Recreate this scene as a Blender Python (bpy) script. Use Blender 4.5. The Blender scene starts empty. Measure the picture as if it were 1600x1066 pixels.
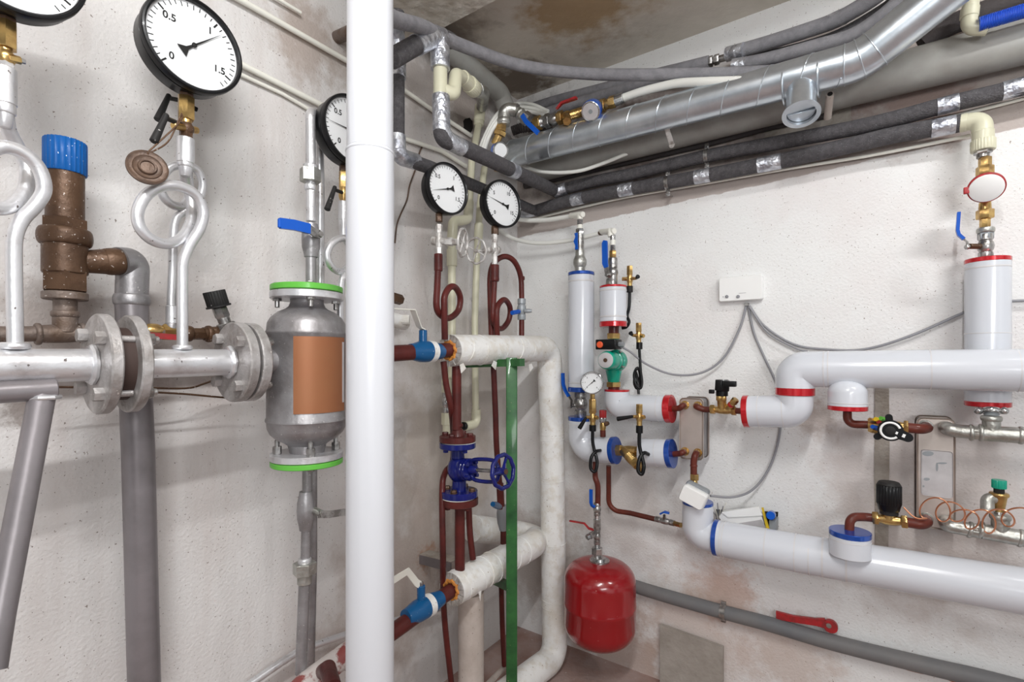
import bpy, math, random
from math import sin, cos, pi, radians, sqrt
from mathutils import Vector as V, Matrix
random.seed(7)
C = bpy.context.scene.collection
F = 784.0; HZ = 560.0; CH = 1.5
NL = V((.8137, -.5812, 0)); DL = V((.5812, .8137, 0))      # left wall: normal into the room, direction away
NR = V((-.5812, -.8137, 0)); DR = V((.8137, -.5812, 0))    # right wall: normal into the room, direction to the right
KL = 1.609; KR = 2.304                                      # camera's distance from each wall
Z = V((0, 0, 1))
def ray(px, py): return V(((px-800)/F, 1, (HZ-py)/F))
def L(px, py, off):
    d = ray(px, py); t = (KL-off)/-(d.dot(NL)); return d*t+V((0, 0, CH))
def R(px, py, off):
    d = ray(px, py); t = (KR-off)/-(d.dot(NR)); return d*t+V((0, 0, CH))
def Yp(px, py, Y): return ray(px, py)*Y+V((0, 0, CH))
def rm(W, px, off, rp, vert=False):
    p = W(px, HZ, off); c = 1.0
    if vert: c = p.y/sqrt(p.x**2+p.y**2)
    return rp*p.y/F*c

# ------------------------------------------------------------ materials
MATS = {}
SOFT = ('black', 'blackrub', 'redoxide', 'copperpaint', 'foam', 'darkfoam', 'green', 'blueiron', 'bluelever', 'bluecap', 'greyplastic', 'foamlight', 'bluevalve', 'ink', 'brightgreen')
def mat(name, col, rough=.5, metal=0, col2=None, nscale=6, nlo=.4, nhi=.65, bump=0, bscale=40, speck=None, sscale=90, sth=.68,
        coat=0, streak=None, stretch=None, col3=None, n3=2.0, t3=(.5, .7), trans=None, distort=0, spots=(), band=None):
    m = bpy.data.materials.new(name); m.use_nodes = True; nt = m.node_tree; N = nt.nodes; K = nt.links
    b = N['Principled BSDF']; b.inputs['Roughness'].default_value = rough; b.inputs['Metallic'].default_value = metal
    b.inputs['Base Color'].default_value = (*col, 1)
    if coat: b.inputs['Coat Weight'].default_value = coat; b.inputs['Coat Roughness'].default_value = .08
    if name in SOFT: b.inputs['Specular IOR Level'].default_value = .22
    tc = N.new('ShaderNodeTexCoord'); src = tc.outputs['Object']
    mp = N.new('ShaderNodeMapping'); K.new(src, mp.inputs[0])
    if stretch: mp.inputs['Scale'].default_value = stretch
    last = None
    def layer(prev, c, scale, lo, hi, mapped=True, det=6, rgh=.6):
        n = N.new('ShaderNodeTexNoise'); n.inputs['Scale'].default_value = scale; n.inputs['Detail'].default_value = det
        n.inputs['Roughness'].default_value = rgh; n.inputs['Distortion'].default_value = distort
        K.new(mp.outputs[0] if mapped else src, n.inputs['Vector'])
        r = N.new('ShaderNodeMapRange'); r.inputs['From Min'].default_value = lo; r.inputs['From Max'].default_value = hi
        K.new(n.outputs['Fac'], r.inputs['Value'])
        x = N.new('ShaderNodeMix'); x.data_type = 'RGBA'
        K.new(r.outputs[0], x.inputs[0])
        if prev is None: x.inputs[6].default_value = (*col, 1)
        else: K.new(prev, x.inputs[6])
        x.inputs[7].default_value = (*c, 1)
        return x.outputs[2]
    if col2: last = layer(last, col2, nscale, nlo, nhi)
    if col3: last = layer(last, col3, n3, t3[0], t3[1], False)
    if speck: last = layer(last, speck, sscale, sth, sth+.03, False, 2, .5)
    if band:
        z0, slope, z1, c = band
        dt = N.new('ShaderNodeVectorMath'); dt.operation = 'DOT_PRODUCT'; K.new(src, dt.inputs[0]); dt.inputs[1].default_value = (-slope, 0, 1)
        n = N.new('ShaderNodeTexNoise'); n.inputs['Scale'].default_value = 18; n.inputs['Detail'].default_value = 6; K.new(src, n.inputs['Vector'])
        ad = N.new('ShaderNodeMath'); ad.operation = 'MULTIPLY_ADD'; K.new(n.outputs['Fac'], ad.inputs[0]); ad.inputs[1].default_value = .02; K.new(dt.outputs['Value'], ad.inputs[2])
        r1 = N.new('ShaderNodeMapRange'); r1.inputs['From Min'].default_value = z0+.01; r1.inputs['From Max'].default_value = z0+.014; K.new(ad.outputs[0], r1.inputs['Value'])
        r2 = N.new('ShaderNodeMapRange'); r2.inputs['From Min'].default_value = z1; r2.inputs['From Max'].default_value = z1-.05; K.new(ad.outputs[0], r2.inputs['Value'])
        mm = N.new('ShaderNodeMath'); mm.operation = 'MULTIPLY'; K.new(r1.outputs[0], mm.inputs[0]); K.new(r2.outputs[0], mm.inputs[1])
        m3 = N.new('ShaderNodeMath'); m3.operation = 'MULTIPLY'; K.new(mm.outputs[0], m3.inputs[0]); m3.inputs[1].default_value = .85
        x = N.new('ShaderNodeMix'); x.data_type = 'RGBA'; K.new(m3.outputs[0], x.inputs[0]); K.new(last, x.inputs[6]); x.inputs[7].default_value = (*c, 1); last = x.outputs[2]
    for c0, rad, c, amt in spots:
        vm = N.new('ShaderNodeVectorMath'); vm.operation = 'DISTANCE'; K.new(src, vm.inputs[0]); vm.inputs[1].default_value = tuple(c0)
        n = N.new('ShaderNodeTexNoise'); n.inputs['Scale'].default_value = 5/rad*.5; n.inputs['Detail'].default_value = 8; n.inputs['Roughness'].default_value = .65; K.new(src, n.inputs['Vector'])
        ma = N.new('ShaderNodeMath'); ma.operation = 'MULTIPLY_ADD'; K.new(n.outputs['Fac'], ma.inputs[0]); ma.inputs[1].default_value = rad*2.2; K.new(vm.outputs['Value'], ma.inputs[2])
        r = N.new('ShaderNodeMapRange'); r.inputs['From Min'].default_value = rad*2.15; r.inputs['From Max'].default_value = rad*1.55; r.inputs['To Max'].default_value = amt; K.new(ma.outputs[0], r.inputs['Value'])
        x = N.new('ShaderNodeMix'); x.data_type = 'RGBA'; K.new(r.outputs[0], x.inputs[0])
        if last is None: x.inputs[6].default_value = (*col, 1)
        else: K.new(last, x.inputs[6])
        x.inputs[7].default_value = (*c, 1); last = x.outputs[2]
    if last: K.new(last, b.inputs['Base Color'])
    if bump:
        n = N.new('ShaderNodeTexNoise'); n.inputs['Scale'].default_value = bscale; n.inputs['Detail'].default_value = 5
        K.new(src, n.inputs['Vector'])
        u = N.new('ShaderNodeBump'); u.inputs['Strength'].default_value = bump; u.inputs['Distance'].default_value = .01
        K.new(n.outputs['Fac'], u.inputs['Height']); K.new(u.outputs[0], b.inputs['Normal'])
    MATS[name] = m; return m
DIRT = (.30, .25, .22)
mat('plaster_l', (.67, .65, .64), .85, col2=(.56, .51, .49), nscale=1.6, nlo=.45, nhi=.72, stretch=(3, 3, .5), bump=.3, bscale=110, speck=(.24, .2, .18), sscale=170, sth=.69, col3=(.47, .41, .385), n3=1.5, t3=(.58, .8),
    spots=[(L(480, 62, 0), .16, (.40, .33, .29), .8), (L(555, 110, 0), .14, (.36, .30, .26), .7), (L(690, 720, 0), .45, (.42, .36, .31), .75), (L(640, 900, 0), .4, (.40, .33, .29), .8), (L(735, 170, 0), .22, DIRT, .8),
           (L(668, 870, 0), .07, (.34, .19, .12), .8), (L(760, 600, 0), .5, (.45, .40, .35), .6), (L(660, 130, 0), .2, DIRT, .6), (L(225, 560, 0), .09, (.33, .28, .26), .7), (L(90, 500, 0), .14, (.38, .32, .29), .6), (L(40, 640, 0), .05, (.2, .16, .14), .7)])
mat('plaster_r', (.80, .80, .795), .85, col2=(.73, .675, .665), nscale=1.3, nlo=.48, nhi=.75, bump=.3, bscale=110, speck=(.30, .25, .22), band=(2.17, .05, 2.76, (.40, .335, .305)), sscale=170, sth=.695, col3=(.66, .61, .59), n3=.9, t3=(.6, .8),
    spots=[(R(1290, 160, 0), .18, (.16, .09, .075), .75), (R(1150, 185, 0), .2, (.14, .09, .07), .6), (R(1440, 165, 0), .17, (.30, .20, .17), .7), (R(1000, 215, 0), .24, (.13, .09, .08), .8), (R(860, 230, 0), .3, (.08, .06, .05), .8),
           (R(1130, 925, 0), .16, (.50, .27, .18), .55), (R(960, 1010, 0), .3, (.40, .28, .23), .75), (R(850, 870, 0), .35, (.42, .35, .31), .7), (R(1085, 985, 0), .3, (.52, .38, .31), .5), (R(960, 790, 0), .35, (.50, .43, .40), .5), (R(1280, 655, 0), .09, (.42, .33, .28), .6), (R(1420, 760, 0), .35, (.60, .52, .49), .6), (R(1240, 1030, 0), .2, (.50, .36, .29), .5), (R(1450, 880, 0), .3, (.50, .42, .38), .5)])
mat('concrete', (.70, .645, .57), .9, col2=(.55, .50, .43), nscale=2.2, bump=.5, bscale=14, distort=.3, spots=[(V((.28, 2.05, 2.947)), .30, (.34, .21, .085), .8), (V((.05, 2.6, 2.947)), .22, (.10, .06, .035), .8), (V((-.35, 2.2, 2.947)), .25, (.22, .17, .13), .7)])
mat('rubble', (.60, .56, .50), .95, col2=(.42, .37, .31), nscale=14, bump=1, bscale=35)
mat('floor', (.36, .27, .245), .85, col2=(.27, .155, .125), nscale=4, bump=.4, bscale=40, speck=(.55, .5, .47), sscale=60, sth=.7)
mat('dirtyplaster', (.40, .36, .32), .9, col2=(.30, .26, .22), nscale=16, bump=.8, bscale=60)
mat('white', (.63, .65, .70), .22, coat=.3)
mat('whiteseam', (.60, .59, .60), .35)
mat('pvcwhite', (.60, .61, .645), .3, coat=.2)
mat('wrap', (.77, .765, .75), .42, col2=(.62, .57, .49), nscale=7, nlo=.5, nhi=.72, bump=.5, bscale=22, col3=(.68, .65, .60), n3=22, t3=(.5, .62), speck=(.35, .28, .22), sscale=130, sth=.70)
mat('beige', (.50, .44, .40), .6, col2=(.38, .32, .28), nscale=7, bump=.3, bscale=18, speck=(.25, .2, .17), sscale=110, sth=.7)
mat('silver', (.70, .70, .72), .36, .7, col2=(.36, .33, .33), nscale=11, nlo=.53, nhi=.75, bump=.1, bscale=90, speck=(.14, .12, .115), sscale=75, sth=.70)
mat('silverdark', (.36, .35, .36), .42, .65, col2=(.22, .205, .205), nscale=9, bump=.15, bscale=60, speck=(.6, .58, .57), sscale=160, sth=.70)
mat('greypaint', (.235, .215, .225), .38, .4, col2=(.17, .155, .16), nscale=5, bump=.1, bscale=30)
mat('flange', (.46, .44, .435), .45, .5, col2=(.25, .225, .21), nscale=22, nlo=.42, nhi=.70, bump=.25, bscale=80, speck=(.7, .68, .66), sscale=170, sth=.70)
mat('steel', (.46, .45, .44), .3, .9, col2=(.22, .21, .20), nscale=40, nlo=.42, nhi=.6, bump=.1, bscale=120)
mat('chrome', (.62, .62, .62), .18, .95, col2=(.30, .30, .30), nscale=35)
mat('worn', (.60, .585, .57), .4, .25, col2=(.30, .27, .25), nscale=30, nlo=.45, nhi=.62, bump=.15, bscale=80)
mat('zinc', (.50, .50, .47), .38, .85, col2=(.33, .32, .29), nscale=30, bump=.2, bscale=90)
mat('bluegrey', (.30, .32, .34), .45, .3)
mat('duct', (.74, .79, .84), .3, .9, col2=(.50, .55, .60), nscale=7, nlo=.35, nhi=.7, bump=.06, bscale=22)
mat('tape', (.66, .68, .73), .3, .8, col2=(.36, .37, .42), nscale=30, nlo=.45, nhi=.6, bump=1, bscale=45)
mat('brass', (.62, .42, .16), .28, .9, col2=(.38, .23, .09), nscale=35, bump=.08, bscale=100)
mat('bronze', (.115, .062, .034), .45, .4, col2=(.07, .036, .02), nscale=14, nlo=.4, nhi=.65, bump=.2, bscale=70, speck=(.50, .44, .40), sscale=150, sth=.68)
mat('oldsteel', (.19, .15, .13), .55, .4, col2=(.13, .085, .06), nscale=18, bump=.4, bscale=60, speck=(.45, .4, .38), sscale=150, sth=.69)
mat('bluecap', (.005, .085, .30), .35, col2=(.008, .10, .36), nscale=3, speck=(.75, .8, .85), sscale=150, sth=.69)
mat('bluelever', (.005, .085, .46), .3, coat=.3)
mat('bluevalve', (.006, .085, .23), .3, coat=.3, speck=(.3, .4, .5), sscale=120, sth=.72)
mat('bluering', (.01, .07, .38), .2, .35, coat=.5)
mat('blueiron', (.006, .010, .11), .25, coat=.35, col2=(.008, .012, .14), nscale=20)
mat('bluehose', (.02, .11, .62), .4)
mat('redring', (.55, .012, .02), .2, .35, coat=.5)
mat('redlever', (.42, .015, .02), .45, col2=(.22, .02, .02), nscale=40)
mat('redvessel', (.26, .003, .006), .22, coat=.5, speck=(.5, .25, .22), sscale=70, sth=.765)
mat('redoxide', (.10, .018, .015), .40, col2=(.055, .012, .011), nscale=9, bump=.1, bscale=60, coat=.1)
mat('copperpaint', (.13, .028, .018), .40, col2=(.075, .019, .014), nscale=12, coat=.1)
mat('copper', (.72, .33, .19), .28, .9)
mat('copperplate', (.30, .12, .05), .5, .3, col2=(.30, .11, .045), nscale=6)
mat('green', (.035, .135, .04), .4, col2=(.02, .08, .028), nscale=14, coat=.2, speck=(.3, .22, .14), sscale=100, sth=.72)
mat('brightgreen', (.12, .45, .06), .35, coat=.2)
mat('pumpgreen', (0, .30, .20), .3, coat=.3)
mat('black', (.006, .006, .007), .34, coat=.1)
mat('blackrub', (.02, .019, .019), .55, speck=(.35, .33, .32), sscale=120, sth=.72)
mat('ink', (.01, .01, .01), .6)
mat('dial', (.74, .75, .76), .6)
mat('foam', (.075, .070, .075), .7, col2=(.11, .105, .11), nscale=60, bump=.6, bscale=220, speck=(.25, .25, .27), sscale=260, sth=.68)
mat('foamlight', (.26, .255, .27), .8, col2=(.20, .195, .21), nscale=30, bump=.4, bscale=260)
mat('darkfoam', (.06, .052, .052), .7, bump=.3, bscale=120)
mat('sewer', (.36, .36, .34), .5, col2=(.28, .27, .25), nscale=6, bump=.08, bscale=20)
mat('greyplastic', (.15, .155, .165), .5, col2=(.19, .185, .185), nscale=5)
mat('rust', (.42, .17, .08), .9, col2=(.3, .12, .06), nscale=20, bump=.5, bscale=60)
mat('cream', (.62, .60, .45), .35, coat=.15)
mat('creamwhite', (.80, .79, .72), .4)
mat('hosewhite', (.76, .76, .72), .4)
mat('cable', (.26, .26, .28), .5)
mat('orange', (.62, .25, .04), .8, col2=(.4, .14, .03), nscale=40, bump=.6, bscale=80)
mat('foil', (.60, .57, .54), .4, .5, col2=(.3, .27, .24), nscale=30, bump=.5, bscale=60)
mat('medal', (.13, .08, .055), .5, .3, col2=(.075, .048, .036), nscale=30, bump=.3, bscale=80)
mat('hx', (.60, .53, .49), .38, .75, col2=(.50, .44, .40), nscale=8)
mat('hxlabel', (.55, .53, .54), .35, .2, col2=(.46, .44, .45), nscale=14)
mat('tile', (.40, .365, .33), .7, col2=(.31, .28, .245), nscale=8, bump=.4, bscale=40)
mat('boxwhite', (.86, .86, .85), .35)
mat('yellow', (.65, .45, .02), .4)
mat('reddot', (.75, .10, .03), .4)
mat('gasket', (.045, .025, .02), .7)
mat('hole', (.012, .01, .009), .95)
mat('plaque', (.62, .62, .65), .35, .4)
mat('redwhite', (.50, .45, .43), .5, col2=(.22, .05, .045), nscale=9, nlo=.48, nhi=.52)
g = bpy.data.materials.new('glass'); g.use_nodes = True; nt = g.node_tree
b_ = nt.nodes['Principled BSDF']; nt.nodes.remove(b_)
tr = nt.nodes.new('ShaderNodeBsdfTransparent'); gl = nt.nodes.new('ShaderNodeBsdfGlossy'); gl.inputs['Roughness'].default_value = .1
fr = nt.nodes.new('ShaderNodeFresnel'); fr.inputs['IOR'].default_value = 1.3; mx = nt.nodes.new('ShaderNodeMixShader')
ge = nt.nodes.new('ShaderNodeNewGeometry'); mu = nt.nodes.new('ShaderNodeMath'); mu.operation = 'SUBTRACT'; mu.use_clamp = True
nt.links.new(fr.outputs[0], mu.inputs[0]); nt.links.new(ge.outputs['Backfacing'], mu.inputs[1])
nt.links.new(mu.outputs[0], mx.inputs[0]); nt.links.new(tr.outputs[0], mx.inputs[1]); nt.links.new(gl.outputs[0], mx.inputs[2])
nt.links.new(mx.outputs[0], nt.nodes['Material Output'].inputs[0]); MATS['glass'] = g

# ------------------------------------------------------------ geometry builder
class G:
    def __init__(s): s.v = []; s.f = []
    def ring(s, c, u, w, r, n, ph=0, star=0):
        i0 = len(s.v)
        for k in range(n):
            a = 2*pi*k/n+ph; rr = r*(1-star*(k % 2)); s.v.append(c+u*(cos(a)*rr)+w*(sin(a)*rr))
        return i0
    def bridge(s, a, b, n):
        for k in range(n): s.f.append((a+k, a+(k+1) % n, b+(k+1) % n, b+k))
    def cap(s, a, n, rev=False):
        f = tuple(range(a, a+n)); s.f.append(f[::-1] if rev else f)
    def tube(s, pts, r, n=18, cap=True, closed=False):
        pts = [p for i, p in enumerate(pts) if i == 0 or (p-pts[i-1]).length > 1e-6]
        m = len(pts); rs = r if isinstance(r, (list, tuple)) else [r]*m
        T = []
        for i in range(m):
            if closed: t = pts[(i+1) % m]-pts[i-1]
            else: t = pts[min(i+1, m-1)]-pts[max(i-1, 0)]
            T.append(t.normalized())
        u = T[0].orthogonal().normalized(); prev = None; first = None
        for i in range(m):
            if i: u = T[i-1].rotation_difference(T[i]) @ u
            u = (u-T[i]*u.dot(T[i])).normalized(); w = T[i].cross(u)
            j = s.ring(pts[i], u, w, rs[min(i, len(rs)-1)], n)
            if prev is not None: s.bridge(prev, j, n)
            else: first = j
            prev = j
        if closed: s.bridge(prev, first, n)
        elif cap: s.cap(first, n, True); s.cap(prev, n)
        return s
    def lathe(s, o, ax, prof, n=32, ph=0, star=0, ref=None, capped=True):
        ax = ax.normalized(); u = (ref or (Z if abs(ax.z) < .9 else DL)); u = (u-ax*u.dot(ax)).normalized(); w = ax.cross(u)
        prev = None
        for k, (h, r) in enumerate(prof):
            j = s.ring(o+ax*h, u, w, max(r, 1e-5), n, ph, star)
            if prev is not None: s.bridge(prev, j, n)
            elif capped: s.cap(j, n, True)
            prev = j
        if capped: s.cap(prev, n)
        return s
    def seg(s, a, b, r, kind='c', n=32):
        d = b-a; Ln = d.length; q = min(.0018, Ln*.15)
        r0, r1 = r if isinstance(r, tuple) else (r, r)
        if kind == 'c': s.lathe(a, d, [(0, r0-q), (q, r0), (Ln-q, r1), (Ln, r1-q)], n)
        elif kind == 'h': s.lathe(a, d, [(0, r0*.93), (q, r0), (Ln-q, r0), (Ln, r0*.93)], 6, ph=.3)
        elif kind == 'b': s.lathe(a, d, [(0, .72*r0), (.1*Ln, .78*r0), (.3*Ln, .97*r0), (.5*Ln, r0), (.7*Ln, .97*r0), (.9*Ln, .78*r0), (Ln, .72*r0)], n)
        elif kind == 'k': s.lathe(a, d, [(0, r0*.96), (q, r0), (Ln-q, r0), (Ln, r0*.96)], 56, star=.05)
        elif kind == 'r': s.lathe(a, d, [(Ln*(.5-.5*cos(t*pi/8)), r0*.86+r0*.14*sin(t*pi/8)) for t in range(9)], n)
        elif kind == 'v':   # ball valve body: threaded ends and a round belly
            s.lathe(a, d, [(0, .8*r0), (.03*Ln, .86*r0), (.24*Ln, .86*r0), (.27*Ln, .72*r0), (.36*Ln, .9*r0), (.5*Ln, r0), (.64*Ln, .9*r0), (.73*Ln, .72*r0), (.76*Ln, .86*r0), (.97*Ln, .86*r0), (Ln, .8*r0)], n)
        elif kind == 'th':  # threads / ribs
            m = max(3, int(Ln/.006)); pr = []
            for i in range(m): pr += [(Ln*i/m, r0*.9), (Ln*(i+.5)/m, r0)]
            s.lathe(a, d, pr+[(Ln, r0*.9)], n)
        return s
    def box(s, c, ax, ay, az, dx, dy, dz, bev=0):
        ax, ay, az = ax.normalized(), ay.normalized(), az.normalized()
        if bev <= 0:
            i = len(s.v)
            for sz in (-1, 1):
                for x, y in ((-1, -1), (1, -1), (1, 1), (-1, 1)): s.v.append(c+ax*x*dx/2+ay*y*dy/2+az*sz*dz/2)
            for f in ((3, 2, 1, 0), (4, 5, 6, 7), (0, 1, 5, 4), (1, 2, 6, 5), (2, 3, 7, 6), (3, 0, 4, 7)): s.f.append(tuple(i+k for k in f))
            return s
        loops = []
        for sz, ins in ((-dz/2, bev*.5), (-dz/2+bev*.5, 0), (dz/2-bev*.5, 0), (dz/2, bev*.5)):
            i = len(s.v); cnt = 0
            for cx, cy, a0 in ((1, 1, 0), (-1, 1, 90), (-1, -1, 180), (1, -1, 270)):
                for k in range(5):
                    a = radians(a0+k*22.5); x = cx*(dx/2-bev)+cos(a)*(bev-ins*.6); y = cy*(dy/2-bev)+sin(a)*(bev-ins*.6)
                    s.v.append(c+ax*x+ay*y+az*sz); cnt += 1
            loops.append(i)
        for a, b in zip(loops, loops[1:]): s.bridge(a, b, 20)
        s.cap(loops[0], 20, True); s.cap(loops[-1], 20)
        return s
    def strap(s, pts, w, th, wd):
        prev = None; m = len(pts)
        for i, p in enumerate(pts):
            t = (pts[min(i+1, m-1)]-pts[max(i-1, 0)]).normalized(); x = (wd-t*wd.dot(t)).normalized(); y = t.cross(x); j = len(s.v)
            ww = w[i] if isinstance(w, (list, tuple)) else w
            for a, b in ((-1, -1), (1, -1), (1, 1), (-1, 1)): s.v.append(p+x*a*ww/2+y*b*th/2)
            if prev is not None: s.bridge(prev, j, 4)
            else: s.cap(j, 4, True)
            prev = j
        s.cap(prev, 4); return s
    def torus(s, c, ax, r, rr, n=40, m=10, wav=0, wn=0):
        ax = ax.normalized(); u = ax.orthogonal().normalized(); w = ax.cross(u); pts = []
        for k in range(n):
            a = 2*pi*k/n; pts.append(c+(u*cos(a)+w*sin(a))*(r*(1+wav*cos(a*wn))))
        return s.tube(pts, rr, m, closed=True)
    def ball(s, c, r, n=20, sc=(1, 1, 1)):
        m = n//2; rows = []
        for i in range(m+1):
            a = pi*i/m; j = len(s.v)
            for k in range(n): s.v.append(c+V((sin(a)*cos(2*pi*k/n)*r*sc[0], sin(a)*sin(2*pi*k/n)*r*sc[1], cos(a)*r*sc[2])))
            if i: s.bridge(rows[-1], j, n)
            rows.append(j)
        return s
    def poly(s, pts, nrm, th):
        i = len(s.v); n = len(pts)
        s.v += [p for p in pts]+[p+nrm*th for p in pts]
        s.bridge(i, i+n, n); s.cap(i, n, True); s.cap(i+n, n); return s
    m2 = None
    def mesh(s, name, mt, org, ang=38):
        me = bpy.data.meshes.new(name); me.from_pydata([tuple(p-org) for p in s.v], [], s.f)
        import bmesh
        bm = bmesh.new(); bm.from_mesh(me); bmesh.ops.remove_doubles(bm, verts=bm.verts, dist=1e-6)
        bmesh.ops.recalc_face_normals(bm, faces=bm.faces); bm.to_mesh(me); bm.free()
        for p in me.polygons: p.use_smooth = True
        me.set_sharp_from_angle(angle=radians(ang)); me.materials.append(MATS[mt])
        if s.m2:
            me.materials.append(MATS[s.m2[0]])
            for p in me.polygons:
                if min(s.m2[1](me.vertices[i].co+org) for i in p.vertices) > 0: p.material_index = 1
        return me
def link(name, me, loc=None):
    o = bpy.data.objects.new(name, me); C.objects.link(o)
    if loc is not None: o.location = loc
    return o
def one(name, g, mt, label, cat, group=None):
    n = len(g.v); org = sum(g.v, V((0, 0, 0)))/n; org.z = min(p.z for p in g.v)
    o = link(name, g.mesh(name, mt, org), org); o['label'] = label; o['category'] = cat
    if group: o['group'] = group
    return o
def struct(name, g, mt):
    o = link(name, g.mesh(name, mt, V((0, 0, 0)))); o['kind'] = 'structure'; return o
class T:
    def __init__(s, name, label, cat, loc, group=None):
        s.e = bpy.data.objects.new(name, None); C.objects.link(s.e); s.e.location = loc; s.loc = V(loc); s.e.empty_display_size = .05
        s.e['label'] = label; s.e['category'] = cat
        if group: s.e['group'] = group
    def add(s, name, g, mt, parent=None, label=None):
        o = link(name, g.mesh(name, mt, s.loc)); o.parent = parent or s.e
        if label: o['label'] = label
        return o
    def raw(s, name, me, parent=None):
        o = link(name, me); o.parent = parent or s.e; return o
    def seg(s, name, a, b, r, kind, mt, parent=None, label=None): return s.add(name, G().seg(a, b, r, kind), mt, parent, label)
    def vs(s, W, px, off, items, top=False):
        """a vertical stack: (y0, y1, radius px, kind, material, part name)"""
        for y0, y1, rp, kind, mt, nm in items:
            q = px
            r = tuple(rm(W, q, off, x, True) for x in rp) if isinstance(rp, tuple) else rm(W, q, off, rp, True)
            s.add(nm, G().seg(W(q, y0, off), W(q, y1, off), r, kind), mt)
def smooth(pts, n=8):
    out = []; P = [pts[0]*2-pts[1]]+list(pts)+[pts[-1]*2-pts[-2]]
    for i in range(1, len(P)-2):
        a, b, c, d = P[i-1], P[i], P[i+1], P[i+2]
        for k in range(n):
            t = k/n; out.append(.5*((2*b)+(c-a)*t+(2*a-5*b+4*c-d)*t*t+(3*b-a-3*c+d)*t**3))
    out.append(pts[-1]); return out
def fillet(pts, rad, n=9):
    out = [pts[0]]
    for i in range(1, len(pts)-1):
        p = pts[i]; a = pts[i-1]-p; b = pts[i+1]-p; th = a.angle(b)
        if th > 3.1: out.append(p); continue
        rr = rad[i-1] if isinstance(rad, (list, tuple)) else rad
        d = min(rr/math.tan(th/2), a.length*.49, b.length*.49); rr = d*math.tan(th/2)
        a.normalize(); b.normalize(); cen = p+(a+b).normalized()*(rr/sin(th/2))
        s0 = p+a*d-cen; s1 = p+b*d-cen; w = s0.angle(s1)
        for k in range(n+1):
            t = k/n; out.append(cen+(s0*sin((1-t)*w)+s1*sin(t*w))/sin(w))
    out.append(pts[-1]); return out
def run(W, pts): return [W(*p) for p in pts]
def pipe(name, label, cat, pts, r, mt, sm=0, bend=0, n=20, group=None, T_=None, parent=None):
    if sm: pts = smooth(pts, sm)
    elif bend: pts = fillet(pts, bend)
    g = G().tube(pts, r, n)
    if T_: return T_.add(name, g, mt, parent)
    return one(name, g, mt, label, cat, group)
FONT = {}
def text(body, size, c, rt, up, nn, th=.0004):
    k = body
    if k not in FONT:
        cu = bpy.data.curves.new('t', 'FONT'); cu.body = body; cu.align_x = 'CENTER'; cu.align_y = 'CENTER'; cu.size = 1; cu.resolution_u = 3; cu.offset = .022
        ob = bpy.data.objects.new('t', cu); me = bpy.data.meshes.new_from_object(ob); FONT[k] = ([v.co.copy() for v in me.vertices], [tuple(p.vertices) for p in me.polygons])
        bpy.data.objects.remove(ob)
    vs, fs = FONT[k]; g = G(); g.v = [c+rt*v.x*size+up*v.y*size+nn*th for v in vs]; g.f = list(fs); return g
def gauge(t, c, nn, r, dep, nums, val, vmax, up=Z, case='black', bez='black', minor=.05, sz=.17):
    """round dial gauge: case behind the dial, bezel, dial, marks, pointer, glass"""
    nn = nn.normalized(); rt = (-nn).cross(up).normalized(); up = rt.cross(-nn).normalized()*1
    if up.z < 0: up = -up
    cs = t.add('case', G().lathe(c-nn*dep, nn, [(0, r*.80), (.003, r*.9), (.012, r*.95), (dep*.72, r*.955), (dep*.73, r*.97), (dep*.78, r*.97), (dep*.79, r*.955), (dep-.002, r*.955)], 64), case)
    g = G(); pr = [(-.004, r*.955), (-.004, r), (.010, r), (.013, r*.985), (.014, r*.95), (.011, r*.915), (.002, r*.905), (-.004, r*.955)]
    t.add('bezel', g.lathe(c, nn, pr, 64, capped=False), bez)
    def dirn(v): a = radians(-135+270*v/vmax); return rt*sin(a)+up*cos(a)
    g = G().lathe(c, nn, [(-.001, r*.93), (.001, r*.93)], 64)
    nst = int(round(vmax/minor))
    for i in range(nst+1):
        d = dirn(i*minor); big = any(abs(i*minor-float(x)) < minor*.3 for x in nums); s = d.cross(nn)
        l0 = .87; l1 = .74 if big else (.79 if i % 2 else .77)
        g.box(c+d*r*(l0+l1)/2+nn*.0016, d, s, nn, r*(l0-l1), r*(.034 if big else .017), .0004)
    for x in nums:
        q = text(x, r*sz*1.25, c+dirn(float(x))*r*.60, rt, up, nn, .0016); o = len(g.v); g.v += q.v; g.f += [tuple(o+j for j in f) for f in q.f]
    g.m2 = ('ink', lambda p: (p-c).dot(nn)-.0012)
    dl = t.add('dial', g, 'dial')
    d = dirn(val); s = d.cross(nn); o = c+nn*.004; g = G()
    g.poly([o+d*r*.80, o+s*r*.02, o-d*r*.18+s*r*.035, o-d*r*.33+s*r*.13, o-d*r*.33-s*r*.13, o-d*r*.18-s*r*.035, o-s*r*.02], nn, .001)
    g.lathe(o, nn, [(0, r*.05), (.003, r*.05), (.004, r*.03)], 20)
    t.add('pointer', g, 'ink')
    t.add('glass', G().lathe(c, nn, [(.007, r*.93), (.0085, r*.93)], 48), 'glass')
    return rt, up
def handwheel(g, c, ax, r, rr, spokes=4, wav=0, wn=0, ph=.4):
    ax = ax.normalized(); u = ax.orthogonal().normalized(); w = ax.cross(u)
    g.torus(c, ax, r, rr, 48, 10, wav, wn)
    g.lathe(c-ax*rr*1.6, ax, [(0, rr*1.6), (rr*3.2, rr*1.6)], 12)
    for k in range(spokes):
        a = 2*pi*k/spokes+ph; d = u*cos(a)+w*sin(a)
        g.tube([c+d*rr, c+d*r*.5-ax*rr*.3, c+d*r], [rr*.9, rr*.6, rr*.75], 8)
    return g
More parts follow.
